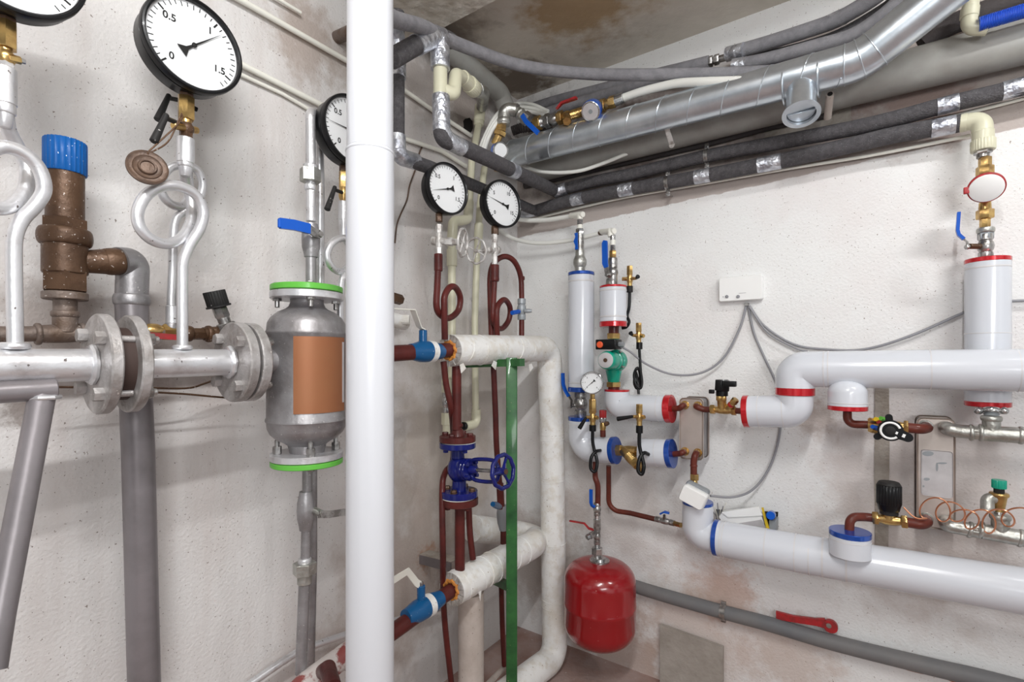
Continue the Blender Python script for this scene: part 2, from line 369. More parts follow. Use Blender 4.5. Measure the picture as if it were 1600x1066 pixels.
def bolts(t, c, ax, rad, n, r, h, mt='steel', ph=.785, name='bolt'):
    ax = ax.normalized(); u = (Z if abs(ax.z) < .9 else DL); u = (u-ax*u.dot(ax)).normalized(); w = ax.cross(u)
    for k in range(n):
        a = 2*pi*k/n+ph; p = c+(u*cos(a)+w*sin(a))*rad
        t.add(name, G().seg(p, p+ax*h, r, 'h').seg(p-ax*.002, p+ax*.0015, r*1.15, 'c', 16), mt)
def mid(a, b, t=.5): return a*(1-t)+b*t
# ------------------------------------------------------------ the room
CO = -KL*NL-KR*NR; CO.z = 0; CEIL = 2.947
def wallbox(a, d, ln, nin, z0, z1, mt, nm, th=.12):
    g = G().box(a+d*ln/2-nin*th/2+Z*(z0+z1)/2, d, nin, Z, ln, th, z1-z0); return struct(nm, g, mt)
wallbox(CO, -DL, 4.2, NL, -.05, CEIL+.1, 'plaster_l', 'wall_left')
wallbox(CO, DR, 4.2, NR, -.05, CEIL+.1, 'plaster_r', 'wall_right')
cc = CO-DL*1.9+DR*1.9
struct('floor', G().box(cc+Z*-.05, DL, DR, Z, 4.6, 4.6, .1), 'floor')
struct('ceiling', G().box(cc+Z*(CEIL+.05), DL, DR, Z, 4.6, 4.6, .1), 'concrete')
# concrete beam under the ceiling, parallel to the right wall
struct('trim_1', G().box(CO+NR*1.0-NL*0+DR*2.1+Z*(2.85+.0485), DR, NR, Z, 4.2, .4, .097), 'rubble')
# mortar chase down the right wall where the plaster is missing
def patch(nm, W, pts, mt, off=.001, th=.004):
    P = [W(x, y, off) for x, y in pts]; n = NL if W is L else NR; return struct(nm, G().poly(P, n, th), mt)
patch('trim_2', R, [(1367, 604), (1389, 604), (1390, 700), (1388, 862), (1368, 860), (1366, 740)], 'dirtyplaster')
patch('trim_3', R, [(1118, 796), (1216, 800), (1214, 830), (1160, 826), (1120, 818)], 'hole')
# holes broken through the plaster in the upper corner
def blob(W, x, y, rx, ry, n=14):
    return [(x+cos(2*pi*k/n)*rx*random.uniform(.75, 1.15), y+sin(2*pi*k/n)*ry*random.uniform(.75, 1.15)) for k in range(n)]
patch('trim_4', L, blob(L, 731, 196, 8, 14), 'hole')
patch('trim_5', R, [(1195+i*9, 170-i*1.5+random.uniform(-2, 2)) for i in range(16)]+[(1330-i*9, 190+i*2.0+random.uniform(-3, 9)) for i in range(16)], 'dirtyplaster')

# ------------------------------------------------------------ left: the silver header line
def LZ(px, off, z): p = L(px, HZ, off); p.z = CH+z; return p
OF = .30
t = T('header_pipe', 'thick silver painted pipe running level from the left edge to the first flange pair', 'pipe', L(60, 573, OF))
t.add('pipe_run', G().tube([L(-600, 593, OF), L(0, 573, OF), L(147, 570, OF)], .033, 32), 'silver')
t.add('weld', G().torus(L(143, 570, OF), DL, .035, .007, 28, 8, .04, 9), 'silver')
t.add('weld', G().torus(L(22, 541, OF), Z, .017, .007, 20, 8, .05, 7), 'silver')
def flange(lab, px, y, r, th, gap, cat='flange', mt='flange', grp=None):
    a = L(px, y, OF); t = T('flange_pair', lab, cat, a-Z*r, grp)
    t.add('flange_plate', G().lathe(a, DL, [(0, r-.003), (.003, r), (th-.003, r), (th, r-.003)], 56), mt)
    t.add('gasket', G().lathe(a, DL, [(th, r*.74), (th+gap, r*.74)], 48), 'gasket')
    b = a+DL*(th+gap)
    t.add('flange_plate', G().lathe(b, DL, [(0, r-.003), (.003, r), (th-.003, r), (th, r-.003)], 56), mt)
    u = Z; w = DL.cross(Z)
    for k in range(4):
        ang = pi/4+k*pi/2+.08; q = a+(u*cos(ang)+w*sin(ang))*r*.76
        bo = t.add('bolt', G().seg(q-DL*.017, q, .0145, 'h').seg(q, b+q-a, .007, 'c', 14), 'flange')
        e = b+(q-a)+DL*th; t.add('nut', G().seg(e, e+DL*.013, .014, 'h').seg(e+DL*.01, e+DL*.022, .0075, 'c', 12), 'steel', bo)
    return t
flange('left silver bolted flange pair with the wide brown gap, below the bronze safety valve', 148, 569, .105, .021, .030)
flange('silver bolted flange pair just left of the grey silver tank', 361, 566, .101, .024, .007)
t = T('header_pipe', 'short silver pipe between the two bolted flange pairs, carrying the coiled riser', 'pipe', L(290, 567, OF))
pa, pb = L(203, 569, OF), L(361, 566, OF)
t.add('pipe_run', G().tube([pa, pb], .0325, 32), 'silver')
t.add('weld', G().torus(L(357, 566, OF), DL, .034, .007, 28, 8, .05, 9), 'silver')
t.add('weld', G().torus(L(285, 543, OF), Z, .015, .006, 20, 8, .05, 7), 'silver')

# the tank
TX = 480; tv = L(TX, HZ, OF); YT = tv.y
def TZ(y): return CH+(HZ-y)/F*YT
def at(y): p = tv.copy(); p.z = TZ(y); return p
R0 = .106
t = T('separator_tank', 'upright silver grey steel tank with green rimmed flanges and a copper coloured plate', 'tank', at(728))
prof = [(712, .045), (706, .047), (700, .049), (694, .052), (690, .062), (684, .082), (676, .097), (668, .104), (658, R0), (656, R0+.003), (653, R0+.003), (650, R0), (526, R0), (523, R0+.003), (520, R0+.003), (517, R0), (506, .104), (497, .095), (489, .078), (484, .058), (480, .049), (474, .045), (462, .045)]
t.add('shell', G().lathe(V((tv.x, tv.y, 0)), Z, [(TZ(y), r) for y, r in prof], 64), 'silverdark')
for nm, y0, y1, y2, y3, sg in (('top', 469, 458, 457, 448, 1), ('bottom', 706, 716, 717, 725, -1)):
    fl = t.add('flange_plate', G().seg(at(max(y0, y1)), at(min(y0, y1)), .098, 'c', 56), 'silver')
    t.add('green_flange', G().seg(at(max(y2, y3)), at(min(y2, y3)), .097, 'c', 56), 'brightgreen', label='bright green painted flange rim')
    for k in range(4):
        a = .5+k*pi/2; q = V((cos(a), sin(a), 0))*.078
        t.add('bolt', G().seg(at(y0+(4 if sg > 0 else -12))+q-Z*.0, at(y0-(2 if sg > 0 else 0))+q, .012, 'h').seg(at(y0+(14 if sg > 0 else -22))+q, at(y3)+q, .0065, 'c', 12).seg(at(y3)+q-Z*.006*(1 if sg < 0 else 0), at(y3)+q+Z*.006*(1 if sg > 0 else .3), .011, 'h'), 'steel')
def arcplate(c, r, a0, a1, z0, z1, th, n=16):
    g = G(); i0 = None
    for k in range(n+1):
        a = a0+(a1-a0)*k/n; d = V((cos(a), sin(a), 0)); j = len(g.v)
        g.v += [V((c.x, c.y, z0))+d*r, V((c.x, c.y, z1))+d*r, V((c.x, c.y, z1))+d*(r+th), V((c.x, c.y, z0))+d*(r+th)]
        if i0 is not None: g.bridge(i0, j, 4)
        else: g.cap(j, 4)
        i0 = j
    g.cap(i0, 4, True); return g
vd = math.atan2(-tv.y, -tv.x)
t.add('plate', arcplate(tv, R0+.001, vd-.32, vd+1.12, TZ(641), TZ(528), .0015), 'copperplate')
t.add('label_strip', arcplate(tv, R0+.0025, vd+1.0, vd+1.08, TZ(628), TZ(535), .001, 4), 'plaque')
t.add('inlet_stub', G().tube([L(411, 565, OF), L(462, 564, OF)], .031, 32).torus(L(433, 564, OF), DL, .034, .006, 28), 'silverdark')
t.add('outlet_stub', G().tube([at(561), L(566, 558, OF)], .030, 32), 'silverdark')
# riser with valve above the tank
t = T('vent_riser', 'silver riser with hex union, rising above the tank and bending back over', 'pipe', L(486, 446, OF))
t.add('pipe_run', G().tube(fillet([L(486, 346, OF), L(485, 176, OF), L(498, 176, .215), L(500, 300, .215), L(500, 452, .20)], .03), .0135, 22), 'silver')
t.vs(L, 485, OF, [(298, 288, 10, 'r', 'silver', 'collar'), (285, 264, 17, 'h', 'zinc', 'union_nut'), (268, 258, 12, 'c', 'silver', 'collar')])
def lever(t, hub, ax, pts, w, th, mt, wd, hubr=.008, cover=None):
    lv = t.add('lever', G().seg(hub-ax*.004, hub+ax*.006, hubr, 'h').strap(pts, w, th, wd), 'steel')
    if cover: t.add('lever_grip', G().strap(cover, w*1.15, th*2.6, wd).seg(cover[-1]-wd*w*.5, cover[-1]+wd*w*.5, th*1.3, 'c', 16), mt, lv)
    return lv
t = T('ball_valve', 'dark steel ball valve with a blue lever, on the riser above the tank', 'valve', L(486, 446, OF))
t.vs(L, 486, OF, [(448, 396, 8.5, 'c', 'silverdark', 'pipe_stub'), (402, 350, 15, 'b', 'silverdark', 'valve_body')])
h = L(500, 366, OF+.045)
t.seg('stem', L(490, 368, OF), h, .010, 'c', 'zinc')
lever(t, h, NL, [h, L(490, 363, OF+.05), L(484, 358, OF+.052), L(470, 356, OF+.052)], .024, .004, 'bluelever', Z, .009, [L(484, 358, OF+.052), L(460, 352, OF+.052), L(437, 349, OF+.052)])
# below the tank
t = T('drain_riser', 'grey drain pipe with a hex union hanging below the tank down to the floor pipe', 'pipe', L(470, 1050, OF))
t.add('pipe_run', G().tube([L(480, 727, OF), L(480, 775, OF)], .0135, 20).tube([L(479, 808, OF), L(477, 885, OF)], .0135, 20).tube([L(476, 898, OF), L(470, 1052, OF)], .0155, 20), 'silverdark')
t.vs(L, 476, OF, [(912, 893, 12, 'c', 'zinc', 'collar'), (897, 879, 19, 'h', 'zinc', 'union_nut'), (881, 872, 11, 'r', 'silver', 'collar')])
t = T('drain_valve', 'grey ball valve with a bare steel lever, under the tank', 'valve', L(478, 815, OF))
t.vs(L, 478, OF, [(828, 768, 14.5, 'b', 'silverdark', 'valve_body')])
h = L(503, 803, OF+.05)
t.seg('stem', L(484, 795, OF), h, .010, 'c', 'zinc')
lever(t, h, NL, [h-DL*.01, L(515, 804, OF+.054), L(535, 801, OF+.056), L(562, 799, OF+.058)], .019, .005, 'steel', Z, .010)
pipe('rear_drop_pipe', 'thin grey pipe dropping behind the drain pipe under the tank', 'pipe', run(L, [(489, 725, .19), (489, 880, .19), (485, 1045, .19)]), .0125, 'silverdark')
pipe('floor_pipe', 'thin grey pipe sloping along the foot of the left wall', 'pipe', run(L, [(385, 1073, .06), (440, 1035, .06), (470, 1016, .06), (560, 985, .06), (690, 950, .06)]), .012, 'silver')
t = T('low_header', 'rust red and white patched thick pipe at the bottom, behind the white standing pipe', 'pipe', L(520, 1060, .33))
t.add('pipe_run', G().tube([L(430, 1118, .33), L(480, 1068, .33), L(545, 1020, .33), L(600, 985, .33)], .034, 28), 'redwhite')
t.add('branch', G().tube([L(502, 1052, .33), L(512, 1045, .40), L(520, 1075, .47)], .022, 20), 'redoxide')

# ------------------------------------------------------------ gauges on coiled risers, left
def left_gauge(lab, px, yb, off, r, val, grp, cock_dx=0, dep=.05, nums=('0', '0.5', '1', '1.5'), vmax=1.6):
    """case bottom at image row yb"""
    s = L(px, yb, off); c = s+Z*(r*.98)+NL*.038
    t = T('pressure_gauge', lab, 'gauge', s)
    gauge(t, c, NL, r, dep, nums, val, vmax)
    return t
t = left_gauge('large round black rimmed pressure gauge with pointer just past 1, top left', 291, 150, OF, .106, 1.08, None, dep=.062)
t.vs(L, 291, OF, [(154, 134, 12, 'h', 'bronze', 'neck'), (187, 152, 14, 'h', 'brass', 'nut')])
t = T('gauge_cock', 'brass gauge cock with black turning handles under the large gauge', 'valve', L(291, 215, OF))
t.vs(L, 291, OF, [(198, 186, 9, 'c', 'brass', 'neck'), (209, 193, 13, 'b', 'bronze', 'cock_body'), (218, 207, 11, 'h', 'bronze', 'nut')])
def cockhandle(t, a, b, c2, r=.007):
    h = t.add('handle', G().seg(a, b, r*.75, 'c', 16).seg(b+(b-c2)*.15, c2, (r*.8, r*1.25), 'c', 18), 'blackrub')
h1 = L(291, 200, OF)
t.seg('cross_pin', L(270, 196, OF+.02), L(308, 204, OF-.01), .008, 'c', 'brass')
cockhandle(t, L(288, 197, OF), L(258, 184, OF+.04), L(240, 222, OF+.045))
t = T('gauge_socket', 'silver pipe socket between the large gauge cock and its coiled riser', 'fitting', L(289, 262, OF))
t.vs(L, 290, OF, [(256, 216, 14.5, 'c', 'silver', 'socket'), (262, 250, 13.5, 'r', 'silver', 'collar'), (276, 258, (9, 12), 'c', 'silver', 'taper')])
pts = [(285, 545, .30), (285, 500, .30), (285, 440, .30), (286, 410, .30), (296, 384, .30), (312, 358, .305), (318, 332, .31), (308, 307, .315), (286, 293, .32), (260, 290, .325), (232, 302, .325), (216, 328, .325), (218, 354, .325), (236, 374, .32), (262, 381, .31), (285, 370, .29), (298, 346, .27), (299, 318, .255), (294, 295, .255), (290, 280, .27), (288, 262, .295)]
pipe('pigtail_riser', 'silver coiled riser pipe standing on the header below the large gauge', 'pipe', run(L, pts), .0118, 'silver', sm=7, n=20)
pts = [(268, 520, .15), (268, 470, .15), (270, 420, .15), (271, 370, .15), (276, 342, .15), (292, 328, .15), (310, 312, .15), (317, 288, .155), (308, 266, .16), (288, 258, .165), (266, 262, .165), (252, 282, .165), (256, 308, .165), (274, 322, .16), (290, 318, .15), (296, 296, .14), (293, 260, .14), (290, 235, .14)]
pipe('pigtail_riser', 'thinner silver coiled riser by the wall, half hidden behind the front coil', 'pipe', run(L, pts), .0105, 'silver', sm=7, n=18)
t = T('gauge_socket', 'small silver sleeve low on the rear riser, behind the header pipe', 'fitting', L(269, 545, .15))
t.vs(L, 269, .15, [(512, 478, 10.5, 'c', 'silver', 'socket'), (520, 505, 12.5, 'r', 'silverdark', 'collar')])
# second gauge behind the first
t = left_gauge('black gauge hidden behind the large top gauge, only its rim edge and cock showing', 288, 130, .15, .104, .9, None, dep=.04)
t.vs(L, 288, .15, [(150, 126, 10, 'h', 'brass', 'neck'), (172, 148, 11, 'h', 'brass', 'nut'), (236, 170, 8, 'c', 'bronze', 'stem')])
cockhandle(t, L(288, 158, .15), L(262, 153, .20), L(246, 188, .205))
t.seg('cross_pin', L(285, 160, .14), L(309, 172, .15), .006, 'c', 'black')
# medal hung on a wire
t = T('hanging_tag', 'round brown moulded tag hanging on a wire from the gauge cock', 'tag', L(232, 298, .345))
hc = L(230, 263, .35); ha = (NL*.75+DL*-.1+V((.35, -.5, 0))+Z*.25).normalized()
t.add('disc', G().lathe(hc, ha, [(0, .034), (.002, .038), (.006, .038), (.008, .035), (.006, .032), (.006, .027), (.008, .026), (.006, .024), (.005, .018), (.010, .016), (.009, .013), (.006, .012), (.007, 0)], 44), 'medal')
t.add('wire', G().tube(smooth([hc+Z*.030, L(262, 222, .345), L(280, 186, .335), L(284, 178, .33), L(280, 192, .34), hc+Z*.033], 6), .0018, 8), 'bronze')

# gauge 0 at the frame's edge
t = left_gauge('large black rimmed gauge cut off by the top left corner', 12, 33, OF, .106, .7, None)
t.vs(L, 10, OF, [(38, 18, 18, 'h', 'bronze', 'neck'), (76, 34, 19, 'h', 'brass', 'nut')])
t = T('gauge_cock', 'brass gauge cock with a side screw at the far left edge', 'valve', L(8, 104, OF))
t.vs(L, 9, OF, [(84, 75, 11, 'c', 'brass', 'neck'), (100, 80, 17, 'b', 'brass', 'cock_body'), (110, 98, 15, 'h', 'silver', 'nut')])
t.seg('screw', L(14, 90, OF+.01), L(33, 95, OF+.01), .007, 'h', 'brass')
t.seg('screw_tip', L(30, 94, OF+.01), L(40, 97, OF+.01), .0045, 'h', 'steel')
t = T('gauge_socket', 'silver pipe socket under the gauge cock at the far left edge', 'fitting', L(8, 180, OF))
t.vs(L, 8, OF, [(164, 106, 20, 'c', 'silver', 'socket'), (178, 160, 19, 'r', 'silver', 'collar'), (200, 176, (11, 15), 'c', 'silver', 'taper')])
pts = [(24, 545, .30), (23, 480, .30), (22, 420, .30), (23, 372, .30), (34, 344, .30), (56, 320, .305), (69, 295, .31), (60, 262, .315), (34, 238, .32), (0, 230, .325), (-32, 250, .325), (-46, 282, .325), (-34, 312, .32), (-6, 326, .31), (22, 320, .29), (40, 296, .27), (42, 262, .26), (26, 228, .265), (14, 205, .28), (9, 182, .295)]
pipe('pigtail_riser', 'silver coiled riser pipe cut by the left edge of the picture', 'pipe', run(L, pts), .0122, 'silver', sm=7, n=20)

# gauge 3 behind the standing pipe
t = left_gauge('black rimmed gauge half hidden behind the white standing pipe', 537, 262, OF, .103, .28, None, dep=.058)
t.vs(L, 537, OF, [(270, 258, 7, 'h', 'bronze', 'neck'), (294, 268, 7.5, 'h', 'brass', 'nut')])
t = T('gauge_cock', 'small gauge cock with black handle beside the white standing pipe', 'valve', L(537, 315, OF))
t.vs(L, 537, OF, [(316, 292, 8, 'b', 'brass', 'cock_body')])
cockhandle(t, L(537, 302, OF), L(522, 296, OF+.04), L(511, 328, OF+.045))
t = T('gauge_socket', 'silver socket left of the white standing pipe under the hidden gauge', 'fitting', L(537, 352, OF))
t.vs(L, 537, OF, [(345, 315, 8.5, 'c', 'silver', 'socket'), (372, 343, (6.5, 8), 'c', 'silver', 'taper')])
pts = [(538, 545, OF), (532, 500, OF), (533, 445, OF), (540, 430, OF), (556, 418, OF), (564, 400, .31), (556, 380, .31), (538, 372, .315), (521, 378, .315), (511, 396, .315), (517, 416, .31), (534, 425, .29), (548, 410, .28), (548, 390, .28), (540, 375, .29), (537, 365, OF)]
pipe('pigtail_riser', 'silver coiled riser peeking out left of the white standing pipe', 'pipe', run(L, pts), .0105, 'silver', sm=7, n=18)

# ------------------------------------------------------------ bronze safety valve and the outlet pipe
OB = .15
t = T('safety_valve', 'tall speckled bronze safety valve with a blue cap', 'valve', L(100, 510, OB))
t.vs(L, 102, OB, [(272, 221, 36, 'k', 'bluecap', 'cap'), (352, 268, 32, 'c', 'bronze', 'bonnet'), (364, 343, 40, 'h', 'bronze', 'bonnet_nut'), (384, 358, 46, 'r', 'bronze', 'collar'),
               (428, 380, 38, 'c', 'bronze', 'valve_body'), (456, 424, 39, 'h', 'bronze', 'hex_base'), (469, 457, 38, 'c', 'oldsteel', 'flange_ring'), (488, 468, 20, 'c', 'oldsteel', 'nipple'), (496, 486, 24, 'r', 'oldsteel', 'collar'), (520, 494, 21, 'c', 'oldsteel', 'tee_neck')])
t.add('side_outlet', G().seg(L(118, 409, OB), L(164, 409, OB), (.024, .029), 'c').seg(L(162, 409, OB), L(192, 409, OB), .032, 'r'), 'bronze')
t = T('discharge_pipe', 'wide dark silver pipe with an elbow, dropping down the left wall from the safety valve', 'pipe', L(226, 1080, .1))
t.add('elbow', G().tube(fillet([L(184, 409, OB), L(208, 409, .135), L(206, 468, .13)], .05, 12), .034, 36), 'silverdark')
t.add('collar', G().seg(L(206, 478, .13), L(206, 460, .13), .0385, 'r', 36), 'silverdark')
t.add('pipe_run', G().tube([L(206, 470, .13), L(216, 700, .13), L(226, 1085, .13)], .0345, 40), 'greypaint')
t = T('feed_pipe', 'rust brown small pipe along the wall behind the header, under the safety valve', 'pipe', L(100, 525, OB))
t.add('pipe_run', G().tube([L(-600, 529, OB), L(120, 521, OB), L(300, 520, OB)], .0165, 22), 'oldsteel')
t.add('tee', G().seg(L(60, 522, OB), L(128, 521, OB), .0205, 'r').seg(L(54, 522, OB), L(64, 522, OB), .024, 'r').seg(L(124, 521, OB), L(133, 521, OB), .024, 'r'), 'oldsteel')
t = T('lever_valve', 'old brass wall valve with a red lever, behind the short silver pipe', 'valve', L(240, 530, OB))
t.add('valve_body', G().seg(L(206, 519, OB), L(222, 519, OB), .021, 'h').seg(L(220, 518, OB), L(255, 518, OB), .020, 'b').seg(L(254, 519, OB), L(272, 519, OB), .021, 'h'), 'brass')
t.add('lever', G().strap([L(222, 530, OB+.04), L(234, 524, OB+.045), L(286, 528, OB+.045)], .014, .006, Z), 'redlever')
t.seg('stem', L(232, 522, OB), L(232, 522, OB+.045), .007, 'c', 'steel')
t = T('brass_elbow', 'brown brass nut and elbow leading to the black air vent', 'fitting', L(315, 535, OB))
t.add('nut', G().seg(L(288, 521, OB), L(300, 522, OB), .021, 'r').seg(L(298, 522, OB), L(322, 522, OB), .016, 'h'), 'bronze')
t.add('elbow', G().tube(fillet([L(318, 522, OB), L(345, 520, OB), L(372, 524, OB)], .02), .018, 20).seg(L(322, 522, OB), L(330, 522, OB), .023, 'r'), 'bronze')
t = T('relief_cap', 'tilted black ribbed relief valve cap above the second flange pair', 'valve', L(352, 515, .18))
a = L(356, 515, .17); b = L(342, 480, .17); e = L(334, 455, .17); d = (e-b).normalized()
t.add('knob', G().seg(b+d*.004, e, .0275, 'k').seg(b, b+d*.005, .031, 'c', 40), 'blackrub')
t.add('neck', G().seg(a, b, .016, 'c').seg(a, mid(a, b, .3), .024, 'h').seg(mid(a, b, .55), b, .019, 'h'), 'steel')
pipe('capillary_tube', 'upper of two thin brown tubes strung along the wall below the header', 'tube', run(L, [(90, 605, .12), (215, 606, .12), (290, 607, .11), (318, 600, .10), (345, 590, .1)]), .0028, 'bronze', sm=5, n=10)
pipe('capillary_tube', 'lower straight thin brown tube along the wall below the header', 'tube', run(L, [(218, 612, .13), (290, 616, .12), (345, 621, .11), (400, 624, .1)]), .0028, 'bronze', sm=4, n=10)
# support stand at lower left
t = T('pipe_bracket', 'grey welded tube bracket with an open end, slanting down at the left edge', 'bracket', L(0, 980, .40))
g = G(); o = L(74, 612, OF+.02)
t.add('strut', G().tube([L(66, 618, OF+.02), L(0, 965, .39), L(-14, 1050, .42)], .0205, 28), 'greypaint')
g = G(); a = L(-400, 638, OF+.02); e = L(86, 608, OF+.02); d = (e-a).normalized()
g.lathe(a, d, [(0, .0195), ((e-a).length, .0205), ((e-a).length+.002, .018), ((e-a).length-.03, .0145), ((e-a).length-.03, 0)], 28)
t.add('cross_tube', g, 'greypaint')
t.add('weld', G().torus(L(68, 621, OF+.02), Z, .021, .005, 20, 8, .08, 7), 'silver')

# white conduits on the left wall
pipe('conduit', 'upper white plastic conduit clipped along the left wall', 'conduit', run(L, [(300, -42, .02), (390, 8, .02), (540, 94, .02), (616, 130, .02), (670, 168, .02), (736, 212, .02)]), .0092, 'creamwhite')
pipe('conduit', 'lower white plastic conduit clipped along the left wall', 'conduit', run(L, [(220, 18, .02), (380, 102, .02), (500, 163, .02), (624, 214, .02), (690, 236, .02), (728, 260, .02)]), .0092, 'creamwhite')
pipe('conduit', 'bright hose lying against the lower white conduit on the left wall', 'conduit', run(L, [(375, 116, .012), (440, 146, .012), (505, 184, .012)]), .006, 'creamwhite')
pipe('conduit', 'white conduit along the wall foot of the ceiling beam, top left', 'conduit', run(L, [(400, -22, .02), (470, 20, .02)]), .006, 'creamwhite')

# the big standing pipe in front
t = T('standing_pipe', 'tall glossy white plastic pipe standing from floor to ceiling in front of everything', 'pipe', Yp(578, HZ, 1.15)-Z*CH)
x0, x1 = Yp(577.5, 1066, 1.15), Yp(579, 0, 1.15); x0.z = .0; d = (Yp(579, HZ, 1.15)-Yp(577.5, HZ, 1.15))
b0 = Yp(578, HZ, 1.15); b0.z = 0; b1 = Yp(578.5, HZ, 1.15); b1.z = TZJ = CH+(HZ-236)/F*1.15
t.add('lower_length', G().seg(b0, b1, .0535, 'c', 64).seg(b1-Z*.012, b1, .0548, 'r', 64), 'pvcwhite')
top = b1.copy(); top.z = CEIL
t.add('upper_length', G().seg(b1-Z*.001, top, .0515, 'c', 64), 'pvcwhite')
# ------------------------------------------------------------ middle: collectors on the green stand
OC = .32
t = T('ball_valve', 'blue painted ball valve with pale label, left of the upper wrapped collector', 'valve', L(665, 570, OC))
t.add('pipe_stub', G().tube([L(560, 556, OF), L(620, 552, OC), L(706, 547, OC)], .0275, 28), 'redoxide')
t.seg('valve_body', L(641, 550, OC), L(689, 549, OC), .0385, 'b', 'bluevalve')
g = G().lathe(L(668, 549.5, OC), DL, [(0, .0375), (.0, .0392), (.026, .0388), (.026, .037)], 32, capped=False); t.add('label_band', g, 'wrap', label='cream paper label band')
t.vs(L, 661, OC, [(541, 516, 6.5, 'c', 'bluevalve', 'stem')])
h = L(661, 515, OC)
t.add('lever', G().strap([h, L(655, 511, OC+.005), L(645, 484, OC+.03), L(600, 482, OC+.05), L(560, 481, OC+.07)], .022, .004, NL), 'creamwhite').__setitem__('label', 'pale bare metal lever')
def collector(name, lab, a, b, r, extra):
    t = T(name, lab, 'pipe', a-Z*r); d = (b-a).normalized()
    t.add('insulation', G().tube(extra, r, 36), 'wrap')
    # opened end: ring of foil petals and a rim of orange wool
    g = G(); u = Z-d*Z.dot(d); u.normalize(); w = d.cross(u)
    for k in range(14):
        an = 2*pi*k/14+random.uniform(-.05, .05); an2 = an+.40; p = lambda q, rr, h: a+(u*cos(q)+w*sin(q))*rr-d*h
        r1 = r*random.uniform(.50, .62)
        g.poly([p(an, r*1.005, .001), p(an2, r*1.005, .001), p(an2-.04, r1, .004), p(an+.04, r1, .003)], -d, .002)
    t.add('end_petals', g, 'foil')
    t.add('wool', G().torus(a-d*.0035, d, r*.52, r*.12, 26, 8, .1, 9), 'orange')
    return t
a, b = L(703, 548, OC), L(868, 550, OC)
path = [a, L(760, 547, OC), L(830, 545, OC)]
pb = L(853, 544, OC)
ROF = R
c1 = pb; c2 = c1.copy()
col = fillet([a, c1+DL*.03, V((c1.x, c1.y, 0))+DL*.04+DR*.01+Z*1.15, V((c1.x, c1.y, 0))+DL*.02+DR*.03+Z*.55, V((c1.x, c1.y, 0))+DR*.05+Z*.06, V((c1.x, c1.y, 0))+DR*-.0-DL*.50+Z*.055], .07, 10)
t = collector('collector_pipe', 'white wrapped upper collector pipe turning down to the floor at the corner', a, pb, .0605, col)
for px, sz in ((722, .0035), (748, .003), (778, .003), (800, .004), (822, .003), (838, .003)):
    cpt = L(px, 548-(px-703)*.02, OC); dd = (DL+Z*random.uniform(-.35, .35)+NL*random.uniform(-.25, .25)).normalized()
    t.add('tape_edge', G().torus(cpt, dd, .0605, sz*.6, 44, 6, .012, 5), 'wrap')
for zz, dx in ((1.13, 0), (1.1, .002), (.92, 0), (.90, .0), (.60, .01), (.33, .015), (.30, .02)):
    i = min(range(len(col)), key=lambda k: abs(col[k].z-zz)+(9 if k < 6 else 0))
    # point on the sloping drop at this height
    for k in range(len(col)-1):
        if (col[k].z-zz)*(col[k+1].z-zz) <= 0 and col[k].z > col[k+1].z:
            f = (col[k].z-zz)/(col[k].z-col[k+1].z); q = mid(col[k], col[k+1], f); break
    t.add('tape_edge', G().torus(q, Z+V((random.uniform(-.1, .1), random.uniform(-.1, .1), 0)), .0605, .0018, 44, 6, .01, 4), 'wrap')
g = G(); 
for px, yy, s in ((718, 570, 1), (776, 566, -1), (826, 570, 1)):
    q = L(px, yy, OC+.05); g = G().poly([q, q+DL*.02*s+Z*.006, q+DL*.035*s-Z*.014, q+DL*.008*s-Z*.032], NL, .002); t.add('loose_tape', g, 'wrap')

# lower collector
def LC(px, y): return L(px, y, OC)
a = LC(706, 921); b = LC(828, 853)
t = T('ball_valve', 'blue painted ball valve with paper label on the lower collector', 'valve', LC(658, 975))
t.add('pipe_stub', G().tube([LC(540, 1036), LC(616, 986), LC(712, 918)], .027, 28), 'redoxide')
t.seg('valve_body', LC(634, 966), LC(688, 935), .0385, 'b', 'bluevalve')
d = (b-a).normalized()
t.add('label_band', G().lathe(LC(664, 949), d, [(0, .0378), (0, .0392), (.026, .0388), (.026, .0375)], 32, capped=False), 'wrap', label='cream paper label band')
t.vs(L, 658, OC, [(938, 915, 6.5, 'c', 'bluevalve', 'stem'), (915, 909, 4, 'h', 'steel', 'nut')])
t.add('lever', G().strap([LC(658, 915), LC(651, 911), L(637, 893, OC+.02), L(610, 910, OC+.04), L(560, 936, OC+.06)], .024, .004, Z+DL*.6), 'creamwhite', label='bare steel lever')
col2 = [a, LC(770, 884), b+d*.02]
t = collector('collector_pipe', 'white wrapped lower collector pipe sloping back below the blue handwheel', a, b, .062, fillet([a, b+d*.02, L(842, 838, .20), L(775, 830, .115), L(738, 826, .10)], .06, 10))
for f in (.08, .25, .34, .45, .62, .7, .85):
    t.add('tape_edge', G().torus(mid(a, b, f), (d+Z*random.uniform(-.3, .3)).normalized(), .062, .0022, 44, 6, .012, 5), 'wrap')
q = L(747, 925, OC+.05); t.add('loose_tape', G().poly([q, q+DL*.02+Z*.006, q+DL*.012-Z*.04], NL, .002), 'wrap')
t = T('return_pipe', 'beige wrapped thick pipe standing on the floor under the lower collector', 'pipe', V((L(736, 900, OC).x, L(736, 900, OC).y, 0)))
pt = L(736, 925, OC-.03); p0 = pt.copy(); p0.z = .0
t.seg('pipe_run', p0+Z*.05, pt, .0525, 'c', 'beige'); t.seg('wrapped_foot', p0, p0+Z*.07, (.07, .055), 'c', 'wrap')
